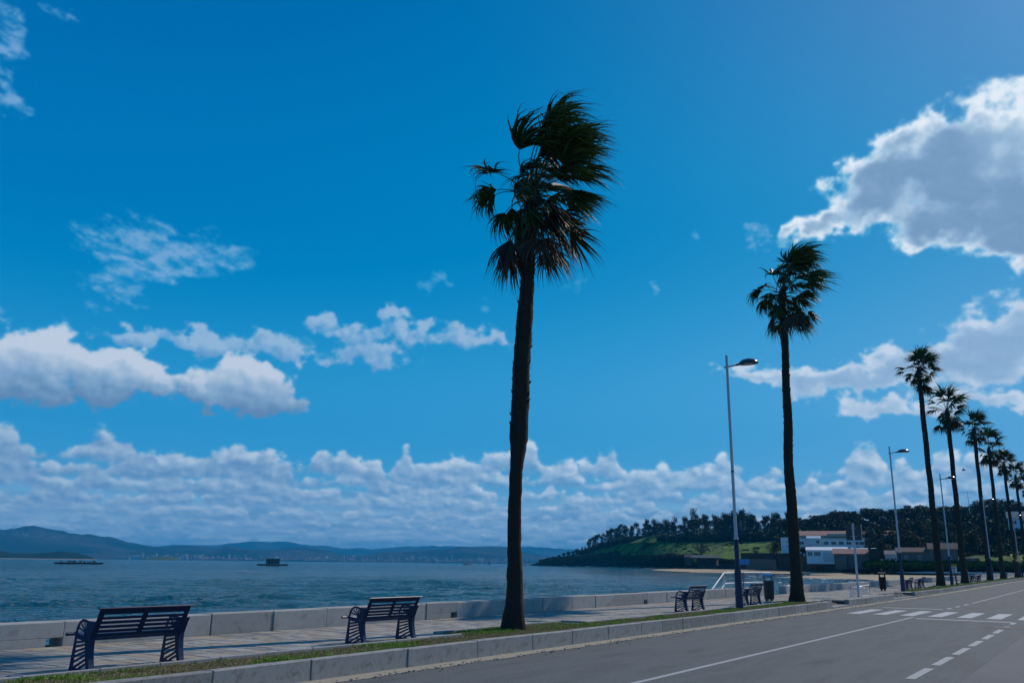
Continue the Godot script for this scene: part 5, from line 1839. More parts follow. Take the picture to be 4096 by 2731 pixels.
func build_trees() -> void:
	rng.seed = 4141
	var euc := []
	var pine := []
	var leafy := []
	var bush := []
	for k in 5:
		euc.append(tree_model(0, 24.0, Color(0.026, 0.036, 0.017)))
		pine.append(tree_model(1, 16.0, Color(0.02, 0.032, 0.013)))
	for k in 3:
		leafy.append(tree_model(2, 10.0, [Color(0.03, 0.042, 0.014), Color(0.05, 0.062, 0.014), Color(0.07, 0.05, 0.018)][k]))
		bush.append(tree_model(4, 4.0, [Color(0.018, 0.026, 0.011), Color(0.025, 0.04, 0.013), Color(0.032, 0.034, 0.014)][k]))
	# eucalyptus wood along the headland's crest, tallest towards the middle
	var az := 29.6
	while az > 16.3:
		for row in 5:
			var a := az + rf(-0.25, 0.25)
			var dr := crest_d(a) + 5.0 + row * 22.0 + rf(-9, 9)
			var edge := smoothstep(29.9, 28.2, a)
			var s := lerpf(0.6, 1.05, edge) * rf(0.72, 1.12)
			if a < 18.5:
				s *= 0.8
			plant(euc[rng.randi() % 5], "eucalyptus_tree", "tall dark eucalyptus in the wood on the headland crest", "eucalyptus wood on the headland", pol(a, dr, head_height(a, dr) - 0.4), s)
		az -= rf(0.42, 0.6)
	var giant := plant(euc[1], "eucalyptus_tree", "lone giant eucalyptus rising above the headland wood", "eucalyptus wood on the headland", pol(22.3, 1080, head_height(22.3, 1080) - 0.4), 1.5)
	# low dark trees at the tip
	for q in [[31.6, 1500, 0.5], [31.1, 1490, 0.32], [30.9, 1480, 0.6], [30.6, 1470, 0.8], [30.3, 1460, 0.85], [30.0, 1455, 0.9], [29.7, 1440, 1.0], [29.4, 1430, 0.9], [29.0, 1400, 0.8], [30.7, 1440, 0.6], [30.2, 1425, 0.6], [29.8, 1410, 0.7]]:
		plant(leafy[0], "evergreen_tree", "low dark evergreen on the tip of the headland" if q[0] < 31.4 else "lone small round tree on the rocky tip of the headland", "low trees on the headland tip", pol(q[0], q[1], head_height(q[0], q[1]) - 0.4), q[2] * 1.5)
	# pines behind the school and above the beach
	az = 16.6
	while az > 2.2:
		for row in 4:
			var a := az + rf(-0.3, 0.3)
			var dr := lerpf(700.0, 640.0, smoothstep(16.0, 4.0, a)) + row * 22.0 + rf(-9, 9)
			plant(pine[rng.randi() % 5], "pine_tree", "dark umbrella pine in the wood above the beach", "pine wood above the beach", pol(a, dr, head_height(a, dr) - 0.4), rf(0.8, 1.18))
		az -= rf(0.5, 0.7)
	# mixed lower trees between the houses and the pines
	for i in 74:
		var a := rf(2.5, 12.4) if i < 60 else rf(12.4, 17.2)
		var dr := rf(455.0, 640.0) if i < 60 else rf(590.0, 690.0)
		var k := rng.randi() % 3
		plant(leafy[k], "broadleaf_tree", ["dark green broadleaf tree on the slope above the beach", "yellowish green broadleaf tree on the slope above the beach", "russet winter tree on the slope above the beach"][k], "mixed trees on the slope", pol(a, dr, head_height(a, dr) - 0.4), rf(0.7, 1.35))
	# single trees that stand out
	var bare := tree_model(3, 22.0, Color(0.085, 0.066, 0.055))
	plant(bare, "bare_tree", "big bare winter tree in front of the meadow, behind the sheds", "", pol(21.9, 690, head_height(21.9, 690) - 0.5), 1.05)
	plant(bare, "bare_tree", "smaller bare tree left of the white school", "", pol(18.6, 560, head_height(18.6, 560) - 0.5), 0.42)
	for q in [[17.35, 520, 1.15, 2, "russet round tree left of the white school"], [16.75, 500, 0.75, 1, "small yellow-green tree beside the white annex"], [24.2, 1135, 0.9, 2, "small russet tree on the meadow's edge below the wood"], [26.6, 1290, 0.9, 2, "russet bush at the left end of the meadow"], [16.3, 640, 1.0, 0, "dark round tree left of the stair tower"]]:
		plant(leafy[q[3]], "broadleaf_tree", q[4], "", pol(q[0], q[1], head_height(q[0], q[1]) - 0.4), q[2])
	var cyp := tree_model(2, 11.0, Color(0.012, 0.018, 0.009))
	plant(cyp, "dark_cypress", "big black-green conifer in front of the white school", "", pol(15.55, 452, head_height(15.55, 452) - 1.0), 1.1)
	plant(cyp, "dark_cypress", "cone-shaped dark conifer at the right end of the white school", "", pol(12.6, 455, head_height(12.6, 455) - 1.0), 0.72)
	plant(leafy[1], "broadleaf_tree", "leafy green shrub tree beside the church tower", "", pol(11.2, 405, head_height(11.2, 405) - 1.0), 0.55)
	# scrub on the banks: nobody could count it
	var places := []
	for i in 2600:
		var a := rf(13.6, 32.1)
		var d0 := bank_d(a)
		var over := rf(1.0, 26.0) if a > 22.0 else rf(0.0, 14.0)
		if a > 27.0:
			over = rf(0.0, 60.0)
		places.append(Transform3D(Basis(Vector3.UP, rf(0, TAU)).scaled(Vector3.ONE * rf(0.5, 1.15) * (1.35 if a > 22.0 else 0.75)), pol(a, d0 + over, head_height(a, d0 + over) - 0.5)))
	for i in 1500:
		var a := rf(2.0, 29.0)
		var d0 := crest_d(a) if a > 16.5 else 590.0
		var dr := d0 + rf(5.0, 110.0)
		places.append(Transform3D(Basis(Vector3.UP, rf(0, TAU)).scaled(Vector3.ONE * rf(1.2, 2.6)), pol(a, dr, head_height(a, dr) - 0.5)))
	for i in 420:
		var a := rf(16.0, 29.5)
		var dr := crest_d(a) + rf(-6.0, 30.0)
		places.append(Transform3D(Basis(Vector3.UP, rf(0, TAU)).scaled(Vector3.ONE * rf(1.5, 3.0)), pol(a, dr, head_height(a, dr) - 0.5)))
	for i in 520:
		var a := rf(2.0, 17.0)
		var dr := rf(615.0, 730.0)
		places.append(Transform3D(Basis(Vector3.UP, rf(0, TAU)).scaled(Vector3(1.0, 1.35, 1.0) * rf(1.4, 2.9)), pol(a, dr, head_height(a, dr) - 0.5)))
	for i in 700:
		var a := rf(2.0, 12.5)
		var dr := rf(440.0, 600.0)
		places.append(Transform3D(Basis(Vector3.UP, rf(0, TAU)).scaled(Vector3.ONE * rf(0.6, 1.5)), pol(a, dr, head_height(a, dr) - 0.5)))
	for i in 260:
		var a := rf(17.5, 28.0)
		var dr := lerpf(bank_d(a), crest_d(a), pow(rng.randf(), 0.8))
		if broad.get_noise_2d(a * 60.0, dr * 0.5) < 0.02:
			continue
		places.append(Transform3D(Basis(Vector3.UP, rf(0, TAU)).scaled(Vector3(rf(0.4, 1.3), rf(0.25, 0.6), rf(0.4, 1.0))), pol(a, dr, head_height(a, dr) - 0.4)))
	for k in 3:
		var mm := MultiMesh.new()
		mm.transform_format = MultiMesh.TRANSFORM_3D
		mm.mesh = bush[k][1]
		var mine := []
		for i in places.size():
			if i % 3 == k:
				mine.append(places[i])
		mm.instance_count = mine.size()
		for i in mine.size():
			mm.set_instance_transform(i, mine[i])
		var o := MultiMeshInstance3D.new()
		o.name = numbered("scrub")
		o.multimesh = mm
		o.material_override = M.foliage
		add_child(o)
		tag(o, ["dark ivy and bramble scrub covering the banks of the headland", "green undergrowth below the woods on the headland", "brownish brush between the trees of the headland"][k], "scrub", "", "stuff")
	# clipped hedge bank behind the beach
	var hm := MultiMesh.new()
	hm.transform_format = MultiMesh.TRANSFORM_3D
	var hb := tree_model(4, 1.6, Color(0.035, 0.075, 0.012))
	hm.mesh = hb[1]
	var hp := []
	for i in 900:
		var a := rf(1.0, 12.35)
		var d := rf(383.0, 396.0)
		hp.append(Transform3D(Basis(Vector3.UP, rf(0, TAU)).scaled(Vector3.ONE * rf(0.75, 1.2)), pol(a, d, lerpf(1.6, 3.4, inverse_lerp(383.0, 396.0, d)))))
	hm.instance_count = hp.size()
	for i in hp.size():
		hm.set_instance_transform(i, hp[i])
	var ho := MultiMeshInstance3D.new()
	ho.name = "hedge_bank"
	ho.multimesh = hm
	ho.material_override = M.hedge
	add_child(ho)
	tag(ho, "long low green hedge on the bank behind the beach", "hedge", "", "stuff")

func crest_d(az: float) -> float:
	for i in head_cols.size() - 1:
		if az <= head_cols[i][0] and az >= head_cols[i + 1][0]:
			return lerpf(head_cols[i][1][4][0], head_cols[i + 1][1][4][0], inverse_lerp(head_cols[i][0], head_cols[i + 1][0], az))
	return 700.0

func bank_d(az: float) -> float:
	for i in head_cols.size() - 1:
		if az <= head_cols[i][0] and az >= head_cols[i + 1][0]:
			return lerpf(head_cols[i][1][0][0], head_cols[i + 1][1][0][0], inverse_lerp(head_cols[i][0], head_cols[i + 1][0], az))
	return 386.0

# ------------------------------------------------------------------ houses and walls
# local axes: x along the front, z towards the viewer; the node stands at the left front corner
func block(t: Node3D, called: String, x0: float, x1: float, y0: float, y1: float, z0: float, z1: float, m: Material) -> MeshInstance3D:
	var b := MB.new()
	b.box(Vector3((x0 + x1) * 0.5, (y0 + y1) * 0.5, (z0 + z1) * 0.5), Vector3(x1 - x0, y1 - y0, z1 - z0))
	return part(called, b.mesh(), m, t)

# gabled roof with ridge along x
func gable(t: Node3D, x0: float, x1: float, y: float, ridge: float, z0: float, z1: float, m: Material, over := 0.4) -> MeshInstance3D:
	var b := MB.new()
	var zm := (z0 + z1) * 0.5
	var a := Vector3(x0 - over, y - 0.1, z1 + over)
	var c := Vector3(x1 + over, y - 0.1, z1 + over)
	var d := Vector3(x0 - over, y - 0.1, z0 - over)
	var e := Vector3(x1 + over, y - 0.1, z0 - over)
	var r0 := Vector3(x0 - over, ridge, zm)
	var r1 := Vector3(x1 + over, ridge, zm)
	b.quad(a, r0, r1, c)
	b.quad(e, r1, r0, d)
	b.quad(a, c, e, d)
	b.tri(a, d, r0)
	b.tri(c, r1, e)
	return part("roof", b.mesh(), m, t)

func windows(t: Node3D, xs: Array, ys: Array, w: float, h: float, z: float, fr: Material, divs := 2) -> void:
	for y in ys:
		for x in xs:
			var b := MB.new()
			# frame of four bars standing proud of the wall
			b.box(Vector3(x + w * 0.5, y - 0.06, z + 0.05), Vector3(w + 0.24, 0.12, 0.14))
			b.box(Vector3(x + w * 0.5, y + h + 0.06, z + 0.05), Vector3(w + 0.24, 0.12, 0.14))
			b.box(Vector3(x - 0.06, y + h * 0.5, z + 0.05), Vector3(0.12, h, 0.14))
			b.box(Vector3(x + w + 0.06, y + h * 0.5, z + 0.05), Vector3(0.12, h, 0.14))
			for k in divs - 1:
				b.box(Vector3(x + w * (k + 1) / divs, y + h * 0.5, z + 0.04), Vector3(0.07, h, 0.08))
			var f := part("window", b.mesh(), fr, t)
			var g := MB.new()
			g.quad(Vector3(x, y, z + 0.015), Vector3(x, y + h, z + 0.015), Vector3(x + w, y + h, z + 0.015), Vector3(x + w, y, z + 0.015))
			part("pane", g.mesh(), M.window, f)

func house(label: String, left: Vector3, right: Vector3) -> Node3D:
	var d := right - left
	return thing("building", label, "building", left, atan2(-d.z, d.x))

func build_houses() -> void:
	rng.seed = 77
	# white two-storey school
	var t := house("long white two-storey school with two rows of dark windows", Vector3(-140.4, 6.0, -458.0), Vector3(-101.2, 6.0, -468.0))
	block(t, "wall", 8.0, 40.4, -2.0, 9.6, -10.0, 0.0, M.white_wall)
	block(t, "roof_edge", 7.8, 40.6, 9.6, 10.0, -10.2, 0.3, M.white_wall)
	block(t, "stair_tower", 0.0, 8.0, -2.0, 10.4, -8.0, 1.2, M.white_wall)
	for y in [6.2, 4.0]:
		for k in 4:
			block(t, "vent", 2.8 + k * 1.0, 3.5 + k * 1.0, y + 1.8, y + 2.25, 1.15, 1.25, M.window)
	block(t, "central_bay", 13.0, 19.4, -2.0, 10.2, 0.0, 2.0, M.white_wall)
	gable(t, 13.0, 19.4, 10.2, 11.2, -2.0, 2.0, M.white_wall, 0.3)
	for y in [4.6, 6.9, 9.1]:
		var b := MB.new()
		b.tube([Vector3(12.6, y, 2.6), Vector3(21.5, y, 2.6)], [0.07, 0.07], 5)
		part("scaffold_rail", b.mesh(), M.galv, t)
	for x in [12.7, 15.0, 17.3, 19.6, 21.4]:
		var b := MB.new()
		b.tube([Vector3(x, -2, 2.6), Vector3(x, 9.4, 2.6)], [0.05, 0.05], 5)
		part("scaffold_pole", b.mesh(), M.galv, t)
	windows(t, [17.4], [7.6], 1.4, 1.2, 2.0, M.frame)
	windows(t, [13.8], [4.6], 1.4, 1.2, 2.0, M.frame)
	windows(t, [9.0, 21.0, 24.6, 28.2, 31.8, 35.2, 38.0], [7.0, 3.6], 2.2, 1.35, 0.0, M.frame)
	block(t, "annex", -7.5, -0.5, -2.0, 1.8, -4.0, 2.0, M.white_wall)
	block(t, "annex_roof", -7.8, -0.2, 1.8, 2.2, -4.3, 2.3, M.white_wall)
	# long cream building with a pink tiled roof, on the slope above
	t = house("long cream building with a pink tiled roof behind the white school", Vector3(-156.0, 13.0, -538.5), Vector3(-102.0, 13.0, -551.0))
	block(t, "wall", 0.0, 55.4, -3.0, 7.2, -12.0, 0.0, M.cream_wall)
	gable(t, 0.0, 55.4, 7.2, 10.0, -12.0, 0.0, M.pink_tile, 0.5)
	block(t, "porch", 18.0, 30.0, 6.2, 8.0, 0.0, 2.6, M.cream_wall)
	windows(t, [1.0, 3.4, 7.0, 10.0, 13.0, 32.0, 34.6, 38.0, 40.6, 44.0, 48.0, 50.4, 53.0], [4.9, 1.4], 1.6, 1.3, 0.0, M.frame)
	block(t, "buttress", 46.0, 47.6, -3.0, 6.6, 0.0, 0.8, plain("pink_render", Color(0.4, 0.22, 0.17), 0.9))
	# white sheds in front of the school
	t = house("white gabled shed with a row of narrow windows, below the school", Vector3(-115.2, 5.2, -413.0), Vector3(-97.0, 5.2, -417.6))
	block(t, "wall", 0.0, 17.6, -2.0, 4.2, -9.0, 0.0, M.white_wall)
	gable(t, 0.0, 17.6, 4.2, 5.6, -9.0, 0.0, M.white_wall, 0.3)
	windows(t, [0.6, 1.3, 2.0, 3.4, 4.1, 4.8, 5.5], [1.6], 0.45, 1.6, 0.0, M.frame, 1)
	block(t, "door_panel", 7.2, 12.2, -1.0, 3.2, 0.0, 0.25, M.frame)
	block(t, "blue_sign", 14.4, 16.4, 3.0, 4.1, 0.0, 0.12, M.blue_panel)
	t = house("pale low shed between the white shed and the red-roofed house", Vector3(-96.6, 5.2, -419.0), Vector3(-86.5, 5.2, -421.0))
	block(t, "wall", 0.0, 10.0, -2.0, 3.8, -7.0, 0.0, M.white_wall)
	gable(t, 0.0, 10.0, 3.8, 5.2, -7.0, 0.0, M.white_wall, 0.3)
	# stone house with a red roof, by the church
	t = house("stone house with a red tiled roof, left of the church tower", Vector3(-96.4, 3.0, -386.5), Vector3(-82.6, 3.0, -389.6))
	block(t, "wall", 0.0, 14.0, -2.0, 4.4, -8.0, 0.0, M.stone_house)
	gable(t, 0.0, 14.0, 4.4, 6.5, -8.0, 0.0, M.pink_tile, 0.6)
	block(t, "wing", 0.4, 4.8, -2.0, 3.6, 0.0, 2.6, M.stone_house)
	# church tower
	t = thing("church_tower", "dark stone church tower with an open belfry and pointed cap", "church tower", pol(11.75, 398, 2.0), deg_to_rad(11.75))
	block(t, "wall", -2.0, 2.0, -2.0, 7.0, -2.0, 2.0, M.old_wall)
	block(t, "cornice", -2.3, 2.3, 7.0, 7.5, -2.3, 2.3, M.old_wall)
	for x in [-1.5, 1.5]:
		for z in [-1.5, 1.5]:
			block(t, "belfry_pier", x - 0.45, x + 0.45, 7.5, 10.8, z - 0.45, z + 0.45, M.old_wall)
	block(t, "cornice", -2.2, 2.2, 10.8, 11.3, -2.2, 2.2, M.old_wall)
	for x in [-0.9, 0.9]:
		block(t, "lantern_pier", x - 0.3, x + 0.3, 11.3, 13.2, -0.9, 0.9, M.old_wall)
	var sp := MB.new()
	sp.lathe([Vector2(0.0, 17.0), Vector2(0.2, 16.0), Vector2(0.8, 14.8), Vector2(1.2, 13.6), Vector2(1.45, 13.2), Vector2(1.45, 13.0), Vector2(0.0, 13.0)], Vector3.ZERO, 8)
	part("cap", sp.mesh(), M.old_wall, t)
	block(t, "nave", -13.0, -2.0, -2.0, 3.4, -12.0, -1.0, M.old_wall)
	# white hall right of the church
	t = house("small white hall with dark windows right of the church tower", Vector3(-78.5, 3.0, -398.0), Vector3(-67.5, 3.0, -400.0))
	block(t, "wall", 0.0, 11.0, -2.0, 4.4, -8.0, 0.0, M.white_wall)
	gable(t, 0.0, 11.0, 4.4, 6.0, -8.0, 0.0, M.grey_roof, 0.3)
	windows(t, [0.8, 2.2, 3.6, 7.6], [1.0], 0.8, 1.6, 0.0, M.frame, 1)
	# long stone building with an old brown roof
	t = house("long dark stone barn with a sagging brown tiled roof", Vector3(-72.0, 3.4, -388.0), Vector3(-50.0, 3.4, -391.5))
	block(t, "wall", 0.0, 12.0, -2.0, 4.8, -8.0, 0.0, M.stone_house)
	gable(t, 0.0, 12.0, 4.8, 6.6, -8.0, 0.0, M.brown_tile, 0.5)
	block(t, "wall", 12.0, 22.3, -2.0, 6.0, -8.4, 0.2, M.stone_house)
	gable(t, 12.0, 22.3, 6.0, 8.4, -8.4, 0.2, M.brown_tile, 0.5)
	windows(t, [3.0, 8.0, 15.0, 19.0], [2.0], 1.0, 1.2, 0.22, M.frame, 2)
	# house on the hill at the right
	t = house("pale house with a tiled hip roof high on the wooded slope", Vector3(-40.5, 22.0, -512.0), Vector3(-24.0, 22.0, -513.5))
	block(t, "wall", 0.0, 16.5, -5.0, 5.0, -9.0, 0.0, M.white_wall)
	gable(t, 0.0, 16.5, 5.0, 8.4, -9.0, 0.0, M.cream_wall, 0.6)
	windows(t, [2.0, 5.6, 9.0, 12.6], [2.0], 1.6, 1.7, 0.0, M.frame)
	# sheds at the water's edge left of the beach
	t = house("low shed with a grey sheet roof on the waterside wall", pol(22.5, 560, 4.0), pol(20.9, 556, 4.0))
	block(t, "wall", 0.0, 15.0, -2.0, 2.6, -6.0, 0.0, M.old_wall)
	gable(t, 0.0, 15.0, 2.6, 4.2, -6.0, 0.0, M.grey_roof, 0.6)
	block(t, "ochre_door", 0.6, 3.0, 0.0, 2.2, 0.0, 0.1, M.ochre)
	t = house("tiny gabled house beside the grey-roofed shed", pol(22.95, 566, 4.0), pol(22.5, 566, 4.0))
	block(t, "wall", 0.0, 4.4, -2.0, 3.0, -5.0, 0.0, M.stone_house)
	gable(t, 0.0, 4.4, 3.0, 4.8, -5.0, 0.0, M.brown_tile, 0.3)
	# sea-front walls
	t = thing("retaining_wall", "long dark retaining wall above the far beach", "wall", Vector3.ZERO)
	var steps := 26
	for i in steps:
		var a0 := lerpf(23.0, 12.2, float(i) / steps)
		var a1 := lerpf(23.0, 12.2, float(i + 1) / steps)
		var d0 := lerpf(bank_d(a0), 428.0, 0.0) - 1.5
		var d1 := bank_d(a1) - 1.5
		var top := 2.3 if a0 < 19.5 else lerpf(2.3, 4.0, (a0 - 19.5) / 3.5)
		var p0 := pol(a0, d0)
		var p1 := pol(a1, d1)
		var b := MB.new()
		var n := Vector3(-(p1 - p0).z, 0, (p1 - p0).x).normalized() * 1.0
		var lo := Vector3(0, -2.5, 0)
		var hi := Vector3(0, top, 0)
		b.hexa([p0 + n + lo, p1 + n + lo, p1 - n + lo, p0 - n + lo, p0 + n + hi, p1 + n + hi, p1 - n + hi, p0 - n + hi])
		part("wall_section", b.mesh(), M.old_wall, t)
		var cp := MB.new()
		var h2 := hi + Vector3(0, 0.18, 0)
		var m := n * 1.15
		cp.hexa([p0 + m + hi, p1 + m + hi, p1 - m + hi, p0 - m + hi, p0 + m + h2, p1 + m + h2, p1 - m + h2, p0 - m + h2])
		part("coping", cp.mesh(), M.stone_house, t)
	# garden walls behind, each its own
	for q in [[19.2, 17.4, 448.0, 2.4, 5.2, "grey garden wall with a gate above the retaining wall", M.stone_house], [17.3, 13.7, 446.0, 2.4, 6.6, "long dark garden wall below the white sheds", M.old_wall], [19.5, 15.8, 470.0, 4.0, 8.4, "tall old garden wall below the meadow", M.old_wall]]:
		var p0 := pol(q[0], q[2])
		var p1 := pol(q[1], q[2])
		t = house(q[5], Vector3(p0.x, 0, p0.z), Vector3(p1.x, 0, p1.z))
		t.name = numbered("garden_wall")
		t.set_meta("category", "wall")
		block(t, "wall", 0.0, p0.distance_to(p1), q[3] - 2.0, q[4], -0.6, 0.0, q[6])
	t = thing("beach_gate", "bright blue gate in the garden wall behind the street lamp", "gate", pol(19.3, 446.5, 2.6), deg_to_rad(19.3))
	block(t, "door_leaf", -2.4, -0.05, 0.0, 2.6, -0.1, 0.1, M.blue_panel)
	block(t, "door_leaf", 0.05, 2.4, 0.0, 2.6, -0.1, 0.1, M.blue_panel)
	# slipway
	t = thing("slipway", "pale stone slipway running from the wall down onto the beach", "ramp", Vector3.ZERO)
	var b := MB.new()
	var s0 := pol(12.45, 424, 2.5)
	var s1 := pol(10.9, 398, 0.2)
	var w := (s1 - s0).cross(Vector3.UP).normalized() * 2.0
	var dn := Vector3(0, -3.5, 0)
	b.hexa([s0 - w + dn, s1 - w + dn, s1 + w + dn, s0 + w + dn, s0 - w, s1 - w, s1 + w, s0 + w])
	part("ramp", b.mesh(), M.stone_house, t)
	# bathing huts on the grass
	for q in [[8.05, 402, 4.6, "low cream pavilion on the grass behind the hedge", M.cream_wall], [6.55, 398, 4.6, "small red kiosk with white frames behind the hedge", M.red]]:
		var p := pol(q[0], q[1], 3.2)
		t = thing("kiosk", q[3], "kiosk", p, deg_to_rad(q[0]))
		block(t, "wall", -3.4, 2.4, -1.0, 2.6, -3.0, 0.0, q[4])
		block(t, "roof", -3.8, 3.0, 2.6, 2.85, -3.4, 0.5, M.frame)
		windows(t, [-2.6, -0.4], [1.0], 1.2, 1.1, 0.0, M.frame)
	# antenna mast among the pines
	t = thing("antenna_mast", "thin lattice antenna mast above the pine wood", "antenna", pol(6.4, 640, head_height(6.4, 640)))
	var am := MB.new()
	am.tube([Vector3.ZERO, Vector3(0, 26, 0)], [0.25, 0.12], 6)
	part("mast", am.mesh(), M.galv, t)
	for q in [[25.0, 3.4], [21.5, 2.0]]:
		var cb := MB.new()
		cb.tube([Vector3(-q[1], q[0], 0), Vector3(q[1], q[0], 0)], [0.1, 0.1], 5)
		part("cross_arm", cb.mesh(), M.galv, t)

func build_cars() -> void:
	var cols := [["small red car parked behind the hedge", Color(0.35, 0.02, 0.015), 11.55], ["silver car parked beside the red one", Color(0.4, 0.41, 0.43), 11.2], ["black car in the middle of the parked row", Color(0.02, 0.02, 0.022), 10.75], ["white car parked in the row behind the hedge", Color(0.6, 0.61, 0.62), 10.4], ["dark blue car at the right of the parked row", Color(0.03, 0.05, 0.09), 10.1], ["dark car parked alone by the stone barn", Color(0.03, 0.03, 0.035), 9.55]]
	for q in cols:
		var d := 399.0
		var t := thing("parked_car", q[0], "car", pol(q[2], d, 3.72), deg_to_rad(q[2]) + 0.5, "cars parked behind the hedge")
		var paint := plain("car_paint", q[1], 0.25, 0.1, 0.6)
		var side := PackedVector2Array([Vector2(-2.1, 0.3), Vector2(2.1, 0.3), Vector2(2.15, 0.7), Vector2(1.9, 0.9), Vector2(1.1, 0.98), Vector2(0.45, 1.42), Vector2(-1.1, 1.45), Vector2(-1.85, 1.0), Vector2(-2.12, 0.92)])
		var b := MB.new()
		b.plate(side, Vector3(0, 0, -0.85), Vector3.RIGHT, Vector3.UP, Vector3(0, 0, 1.7))
		part("body", b.mesh(), paint, t)
		for s in [-1, 1]:
			var g := MB.new()
			g.plate(PackedVector2Array([Vector2(0.9, 1.0), Vector2(0.4, 1.36), Vector2(-1.05, 1.38), Vector2(-1.6, 1.02)]), Vector3(0, 0, 0.855 * s - 0.005), Vector3.RIGHT, Vector3.UP, Vector3(0, 0, 0.01))
			part("side_window", g.mesh(), M.car_glass, t)
			for x in [-1.3, 1.3]:
				var w := MB.new()
				w.tube([Vector3(x, 0.32, 0.72 * s), Vector3(x, 0.32, 0.88 * s)], [0.32, 0.32], 14)
				part("wheel", w.mesh(), M.tyre, t)
		var ws := MB.new()
		ws.quad(Vector3(1.12, 0.99, 0.7), Vector3(0.5, 1.41, 0.62), Vector3(0.5, 1.41, -0.62), Vector3(1.12, 0.99, -0.7))
		part("windscreen", ws.mesh(), M.car_glass, t, Transform3D(Basis.IDENTITY, Vector3(0.012, 0.012, 0)))
		for s in [-1, 1]:
			var hl := MB.new()
			hl.cbox(Vector3(2.1, 0.74, 0.6 * s), Vector3(0.12, 0.14, 0.34), 0.02)
			part("headlight", hl.mesh(), M.frame, t)

func build_offshore() -> void:
	rng.seed = 31
	# mussel rafts
	for q in [[59.9, 640.0, 29.0, "long mussel raft loaded with gear, at the left"], [49.0, 690.0, 23.0, "mussel raft with a square hut on it"]]:
		var t := thing("mussel_raft", q[3], "raft", pol(q[0], q[1], SEA), deg_to_rad(q[0]))
		var L: float = q[2]
		for k in 4:
			var b := MB.new()
			var x := lerpf(-L * 0.36, L * 0.36, k / 3.0)
			b.tube([Vector3(x, -0.35, -6), Vector3(x, -0.35, 6)], [0.95, 0.95], 10)
			part("float", b.mesh(), M.raft, t)
		block(t, "deck", -L * 0.47, L * 0.47, 0.05, 0.5, -6.8, 6.8, M.raft)
		for k in 11:
			var b := MB.new()
			b.box(Vector3(0, 0.72, -7.0 + 1.4 * k), Vector3(L, 0.4, 0.5))
			part("beam", b.mesh(), M.raft, t)
		for k in 9:
			var b := MB.new()
			b.box(Vector3(lerpf(-L * 0.45, L * 0.45, k / 8.0), 1.04, 0), Vector3(0.5, 0.24, 15.0))
			part("cross_beam", b.mesh(), M.raft, t)
		if L < 25.0:
			block(t, "hut", -4.8, 5.0, 1.16, 4.6, -3.0, 3.0, M.grey_roof)
			block(t, "hut_roof", -5.1, 5.3, 4.6, 4.9, -3.3, 3.3, M.stone_house)
			for k in 5:
				block(t, "hut_post", -4.6 + k * 2.2, -4.3 + k * 2.2, 1.16, 4.6, 3.0, 3.2, M.raft)
		else:
			for k in 11:
				var x := lerpf(-L * 0.34, L * 0.3, k / 10.0) + rf(-0.6, 0.6)
				block(t, "gear_crate", x - rf(0.5, 1.0), x + rf(0.5, 1.0), 1.16, rf(1.6, 2.3), -1.0, 1.0, [M.raft, M.frame, M.rusty, M.grey_roof][k % 4])
	# red and white beacon and a low rock
	var t := thing("beacon", "small red and white striped beacon standing in the sea", "beacon", pol(35.4, 1780, SEA))
	for k in 3:
		var b := MB.new()
		b.tube([Vector3(0, k * 2.8 - 0.5, 0), Vector3(0, k * 2.8 + 2.3, 0)], [1.5 - 0.2 * k, 1.35 - 0.2 * k], 12)
		part("band", b.mesh(), M.red if k % 2 else M.town_white, t)
	var lb := MB.new()
	lb.tube([Vector3(0, 7.9, 0), Vector3(0, 9.2, 0)], [0.6, 0.3], 10)
	part("lantern", lb.mesh(), M.red, t)
	var rock := func(at: Vector3, r: Vector3, label: String, group: String) -> void:
		var b := MB.new()
		b.lathe([Vector2(0.0, 1.0), Vector2(0.45, 0.85), Vector2(0.8, 0.5), Vector2(1.0, 0.0), Vector2(1.05, -0.5)], Vector3.ZERO, 11)
		for i in b.v.size():
			var p := b.v[i]
			var k := 1.0 + 0.5 * fine.get_noise_3d(p.x * 1.3 + at.x, p.y * 1.3, p.z * 1.3 + at.z)
			b.v[i] = p * r * k
		b.n = PackedVector3Array()
		b.uv = PackedVector2Array()
		var o := part("rock", b.mesh(), M.rock, self)
		o.position = at
		tag(o, label, "rock", group)
	rock.call(pol(36.75, 1690, SEA), Vector3(13, 2.4, 7), "low dark rock in the sea left of the beacon", "")
	rock.call(pol(36.0, 1750, SEA), Vector3(6, 1.2, 4), "tiny rock awash beside the beacon", "")
	for i in 46:
		var az := rf(18.6, 33.4)
		var d := bank_d(minf(az, 32.9)) - rf(-2.0, 22.0)
		rock.call(pol(az, d, SEA), Vector3(rf(1.2, 4.6), rf(0.6, 1.9), rf(1.2, 3.0)), "weathered boulder on the headland's shoreline", "boulders along the headland shore")
	for q in [[27.0, 1210.0], [26.4, 1165.0], [25.9, 1120.0], [24.6, 960.0], [22.4, 706.0], [21.6, 640.0], [20.6, 548.0], [28.8, 1310.0]]:
		rock.call(pol(q[0], q[1] - 4.0, SEA), Vector3(17, 0.75, 5), "pale sandy ledge at the foot of the headland", "sandy ledges of the headland")

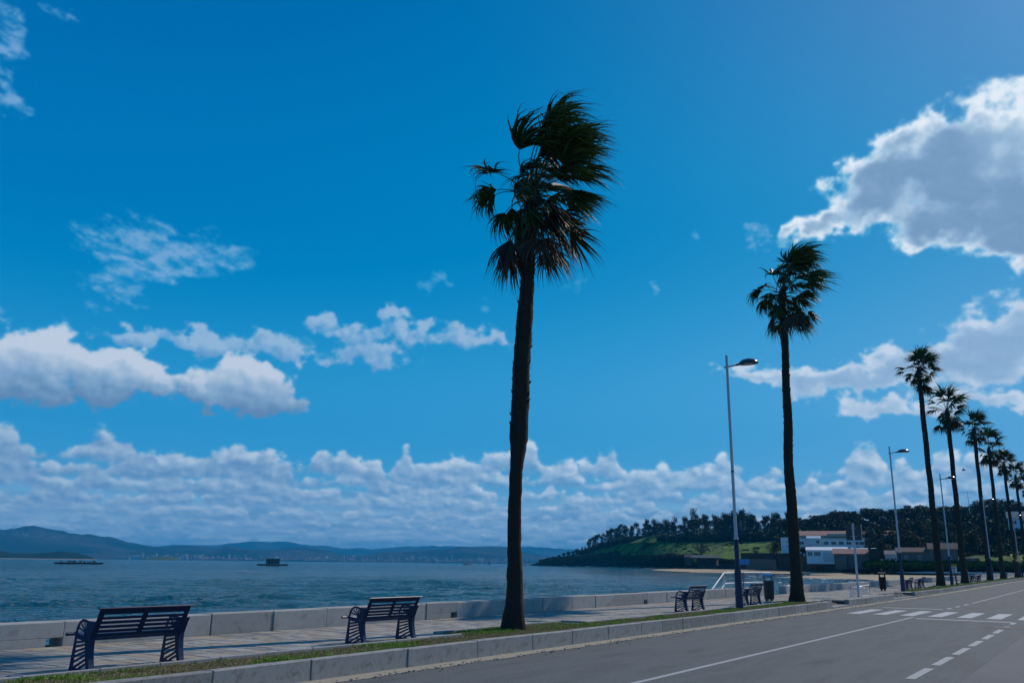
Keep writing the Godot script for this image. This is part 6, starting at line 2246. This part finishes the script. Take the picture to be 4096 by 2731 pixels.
func _ready() -> void:
	rng.seed = 20240
	var cam := Camera3D.new()
	cam.name = "camera"
	cam.transform = Transform3D(Basis(Vector3(0.829566, 0.010846, -0.558304), Vector3(0.130526, 0.968348, 0.212755), Vector3(0.542940, -0.249367, 0.801893)), Vector3(0, 1.815, 0))
	cam.fov = 43.19
	cam.near = 0.1
	cam.far = 40000.0
	add_child(cam)
	cam.current = true
	var we := WorldEnvironment.new()
	we.name = "environment"
	var env := Environment.new()
	env.background_mode = Environment.BG_SKY
	var sky := Sky.new()
	var pano := PanoramaSkyMaterial.new()
	pano.panorama = make_sky()
	sky.sky_material = pano
	env.sky = sky
	env.background_energy_multiplier = 1.0
	env.tonemap_mode = Environment.TONE_MAPPER_LINEAR
	env.tonemap_exposure = 1.0
	env.sdfgi_enabled = true
	env.ssao_enabled = true
	env.ssil_enabled = true
	env.fog_enabled = true
	env.fog_density = 0.000075
	env.fog_light_color = Color(0.16, 0.74, 1.0)
	we.environment = env
	add_child(we)
	var sun := DirectionalLight3D.new()
	sun.name = "sun"
	var sd := pol(SUN_AZ, cos(deg_to_rad(SUN_EL)), sin(deg_to_rad(SUN_EL)))
	sun.look_at_from_position(sd * 100.0, Vector3.ZERO, Vector3.UP)
	sun.light_energy = 1.0
	sun.light_angular_distance = 0.5
	sun.light_color = Color(1.0, 0.96, 0.9)
	sun.shadow_enabled = true
	add_child(sun)
	print("sky ", Time.get_ticks_msec())
	make_materials()
	build_ground()
	print("build_ground ", Time.get_ticks_msec())
	build_manholes()
	print("build_manholes ", Time.get_ticks_msec())
	build_kerb()
	print("build_kerb ", Time.get_ticks_msec())
	build_promenade()
	print("build_promenade ", Time.get_ticks_msec())
	build_wall()
	print("build_wall ", Time.get_ticks_msec())
	build_grass()
	print("build_grass ", Time.get_ticks_msec())
	build_sea()
	print("build_sea ", Time.get_ticks_msec())
	build_beach()
	print("build_beach ", Time.get_ticks_msec())
	build_headland()
	print("build_headland ", Time.get_ticks_msec())
	build_far_shore()
	print("build_far_shore ", Time.get_ticks_msec())
	build_palms()
	print("build_palms ", Time.get_ticks_msec())
	build_benches()
	print("build_benches ", Time.get_ticks_msec())
	build_lamps()
	print("build_lamps ", Time.get_ticks_msec())
	build_bins()
	print("build_bins ", Time.get_ticks_msec())
	build_signs()
	print("build_signs ", Time.get_ticks_msec())
	build_trees()
	print("build_trees ", Time.get_ticks_msec())
	build_houses()
	print("build_houses ", Time.get_ticks_msec())
	build_cars()
	print("build_cars ", Time.get_ticks_msec())
	build_offshore()
	print("build_offshore ", Time.get_ticks_msec())
